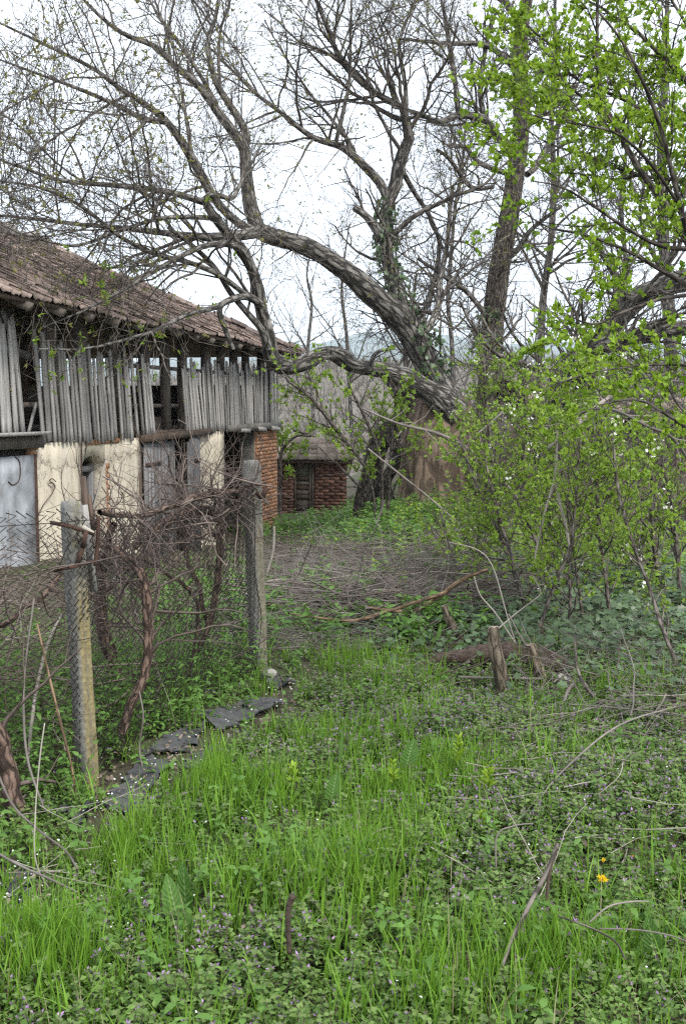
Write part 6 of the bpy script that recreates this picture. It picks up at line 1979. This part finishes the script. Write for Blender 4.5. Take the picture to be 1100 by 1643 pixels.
# ------------------------------------------------------------------ single plants
def m_dock():
    m = m_leaf('veined_dock_leaf', (0.06, 0.14, 0.025), (0.14, 0.25, 0.07), 0.3)
    nt = m.node_tree
    b = nt.nodes['Principled BSDF']
    at = nd(nt, 'ShaderNodeAttribute', attribute_name='att')
    sp = nt.nodes.new('ShaderNodeSeparateXYZ')
    nt.links.new(at.outputs['Vector'], sp.inputs[0])
    def mt(op, a, b_=None):
        n_ = nt.nodes.new('ShaderNodeMath'); n_.operation = op
        for i_, q_ in enumerate((a, b_)):
            if q_ is None: continue
            if isinstance(q_, (int, float)): n_.inputs[i_].default_value = q_
            else: nt.links.new(q_, n_.inputs[i_])
        return n_.outputs[0]
    la = mt('ABSOLUTE', sp.outputs[2])
    w = mt('SINE', mt('SUBTRACT', mt('MULTIPLY', sp.outputs[1], 62.0), mt('MULTIPLY', la, 13.0)))
    vein = mt('MAXIMUM', mt('MULTIPLY', mt('GREATER_THAN', w, 0.86), 0.55), mt('LESS_THAN', la, 0.07))
    old = b.inputs['Base Color'].links[0].from_socket
    no = noise(nt, nt.nodes.new('ShaderNodeTexCoord').outputs['Object'], 45, 5, 0.7)
    c = mixc(nt, 1.0, old, ramp(nt, no, [(0.3, (0.65, 0.7, 0.6)), (0.7, (1.2, 1.15, 1.1))]), 'MULTIPLY')
    c = mixc(nt, mt('MULTIPLY', vein, 0.55), c, (0.27, 0.37, 0.16))
    nt.links.new(c, b.inputs['Base Color'])
    bump(nt, b, w, 0.35, 0.004)
    return m
M['big_dock'] = m_dock()
def big_leaf(parent, px, py, Y, hpx, wpx, lean, tint, turn=0.0, name='leaf'):
    """One broad dock leaf, foot at (px, py) and tip hpx above it."""
    b = P(px, py, Y); t = P(px + lean, py - hpx, Y)
    w = wpx * Y / FPX
    n = 9
    s = np.linspace(0, 1, n)
    prof = np.sin(np.clip(s * .96 + .02, 0, 1) ** .8 * np.pi) ** .75
    prof[:2] *= .35
    prof *= 1 + .10 * np.sin(np.arange(n) * 2.3 + px)
    mid = b + (t - b) * s[:, None] + np.array([0, 1, 0]) * (.12 * (s ** 2))[:, None] * np.linalg.norm(t - b)
    sd = norm(np.array([math.cos(turn), math.sin(turn), 0.0]))
    rows = []
    for i in range(n):
        e = .06 * w * math.sin(i * 2.1)
        for k in (-1, -.5, 0, .5, 1):
            rows.append(mid[i] + sd * w / 2 * prof[i] * k + np.array([0, -1, 0]) * (abs(k) * w * .16 * prof[i]) + np.array([0, 0, e * abs(k)]))
    V = np.array(rows) - np.array(parent.location)
    A = np.zeros_like(V); A[:, 0] = tint; A[:, 1] = np.repeat(s, 5); A[:, 2] = np.tile([-1, -.5, 0, .5, 1], n)
    k = (np.arange(n - 1)[:, None] * 5 + np.arange(4)[None]).ravel()
    g = Geo(); g.add(V, np.stack([k, k + 1, k + 6, k + 5], -1), None, A)
    return g.build(name, M['big_dock'], parent, True)
def dock(label, spec):
    c = G(spec[0][0], spec[0][1])
    o = empty('dock_plant', c, label, 'dock plant', group='broad leafed dock plants')
    for sp in spec:
        big_leaf(o, *sp)
    return o
dock('dock plant with three broad leaves in the left foreground grass', [(290, 1490, 3.05, 84, 38, -24, .3, .5), (300, 1478, 3.12, 92, 36, -8, .0, -.5), (306, 1510, 3.0, 55, 30, -14, .35, .5)])
dock('dock plant with pale upright leaves above the splintered stake', [(492, 1425, 3.35, 75, 30, -8, .35, .1), (505, 1425, 3.35, 82, 32, 8, .7, -.3), (446, 1420, 3.4, 65, 30, -6, .1, .4)])
dock('single dark dock leaf standing in the purple weeds', [(650, 1232, 4.1, 46, 30, 14, .1, .2)])
dock('dock leaf pair by the lush grass centre', [(530, 1290, 3.9, 50, 28, 10, .2, .3), (545, 1230, 4.3, 60, 20, 4, .3, 1.2)])
dock('dock rosette at the lower right corner', [(1020, 1540, 2.8, 60, 34, 30, .2, .4), (1050, 1540, 2.8, 70, 30, -10, .1, -.2), (1000, 1550, 2.8, 50, 34, -26, .3, .9)])
dock('low dock leaf at the bottom edge', [(540, 1640, 2.7, 60, 50, 16, .25, .2), (590, 1640, 2.7, 60, 46, -20, .2, .6)])
dock('pale dock leaves beside the felt strip', [(330, 1268, 4.25, 34, 26, -18, .8, .2), (345, 1262, 4.25, 30, 30, 12, .75, .7), (318, 1262, 4.25, 26, 18, -6, .9, .1)])
dock('leafy dock clump by the mossy stump', [(690, 1030, 6.9, 26, 11, -16, .4, .2), (700, 1030, 6.9, 30, 10, 8, .5, .6), (684, 1030, 6.95, 20, 11, -26, .45, .3), (706, 1032, 6.9, 22, 11, 24, .4, 1), (696, 1032, 6.85, 16, 11, -6, .6, .1), (712, 1034, 6.85, 14, 10, 18, .6, .4), (680, 1034, 6.85, 12, 10, -18, .6, .8)])
# light green spurge-like shoots
def shoot(label, px, py, Y, hpx):
    c = P(px, py, Y)
    o = empty('spurge_plant', c, label, 'spurge', group='yellow green spurge shoots')
    H = hpx * Y / FPX
    g = Geo(); tubes(g, np.array([[0, 0, 0], [.004, 0, H * .5], [0, 0, H]]), np.array([.0025, .002, .0015]), 4); g.build('stem', M['l_dock'], o)
    g = Geo()
    n = 26
    t = RNG.uniform(.25, 1, n)
    az = RNG.uniform(0, 6.28, n)
    leaves(g, np.column_stack([0 * t, 0 * t, t * H]), np.column_stack([np.cos(az), np.sin(az), .5 + t]), .03 + .02 * (1 - t), .42, .1, .3 + .7 * t, None, 'oval', up=(0, 0, 1))
    g.build('leaves', M['l_plum'], o, False, 'stuff')
shoot('yellow green spurge shoot standing tallest in the purple weeds', 735, 1240, 4.2, 62)
shoot('yellow green spurge shoot left of the dark dock leaf', 630, 1275, 4.0, 55)
shoot('yellow green spurge shoot right of the orange buds', 782, 1275, 3.95, 50)
shoot('low spurge shoot below the orange buds', 770, 1340, 3.7, 40)
shoot('spurge shoot by the felt strip', 470, 1270, 4.1, 44)
# dandelions
def dandelion(label, px, py, Y, rpx, hpx, mat='yellow', closed=False):
    c = P(px, py, Y)
    H = c[2] - float(gz(c[0], c[1]))
    o = empty('dandelion', (c[0], c[1], c[2] - H), label, 'dandelion', group='dandelions in the grass')
    g = Geo(); tubes(g, np.array([[.015, .01, 0], [.006, .005, H * .5], [0, 0, H]]), np.full(3, .002), 5); g.build('stem', M['l_dock'], o)
    R = rpx * Y / FPX
    g = Geo()
    n = 60 if not closed else 18
    az = RNG.uniform(0, 6.28, n); el = RNG.uniform(.05, 1.3, n) if not closed else RNG.uniform(1.0, 1.5, n)
    d = np.column_stack([np.cos(az) * np.cos(el), np.sin(az) * np.cos(el), np.sin(el)])
    leaves(g, np.repeat([[0, 0, H]], n, 0), d, R * RNG.uniform(.75, 1.05, n), .28, .05, kind='diamond')
    g.build('flower_head', M[mat], o, False, 'stuff')
    g = Geo()
    n = 7
    az = np.arange(n) * .9
    leaves(g, np.repeat([[.015, .01, .005]], n, 0), np.column_stack([np.cos(az), np.sin(az), .35 + 0 * az]), RNG.uniform(.06, .1, n), .22, .05, kind='oval', up=(0, 0, 1))
    g.build('leaves', M['l_dock'], o, False, 'stuff')
dandelion('open yellow dandelion facing the camera, right foreground', 965, 1413, 3.25, 12, 0)
dandelion('half closed dandelion just above the open one', 967, 1384, 3.35, 9, 0, closed=True)
dandelion('small yellow dandelion by the splintered stake', 545, 1450, 3.15, 8, 0)
dandelion('closed orange yellow dandelion above the small one', 553, 1436, 3.2, 6, 0, closed=True)
dandelion('orange dandelion bud in the centre grass', 756, 1256, 4.0, 5, 0, 'orange', True)
dandelion('lower orange dandelion bud in the centre grass', 755, 1281, 3.9, 4, 0, 'orange', True)
dandelion('orange bud right of the open dandelion', 1014, 1376, 3.45, 5, 0, 'orange', True)
dandelion('orange bud left of the closed dandelion pair', 535, 1441, 3.2, 4, 0, 'orange', True)

# ------------------------------------------------------------------ air
HAZE = True
if HAZE:
    hm = bpy.data.materials.new('thin_haze')
    hm.use_nodes = True
    hn = hm.node_tree
    hn.nodes.clear()
    ho = hn.nodes.new('ShaderNodeOutputMaterial')
    hv = hn.nodes.new('ShaderNodeVolumePrincipled')
    hv.inputs['Color'].default_value = (0.78, 0.88, 1.0, 1)
    hv.inputs['Density'].default_value = 0.00022
    hn.links.new(hv.outputs[0], ho.inputs['Volume'])
    g = Geo(); g.box(-7500, 7500, -80, 9400, -40, 330)
    tag(g.build('haze', hm, kind='stuff'), 'thin blue spring haze towards the mountains', 'haze')
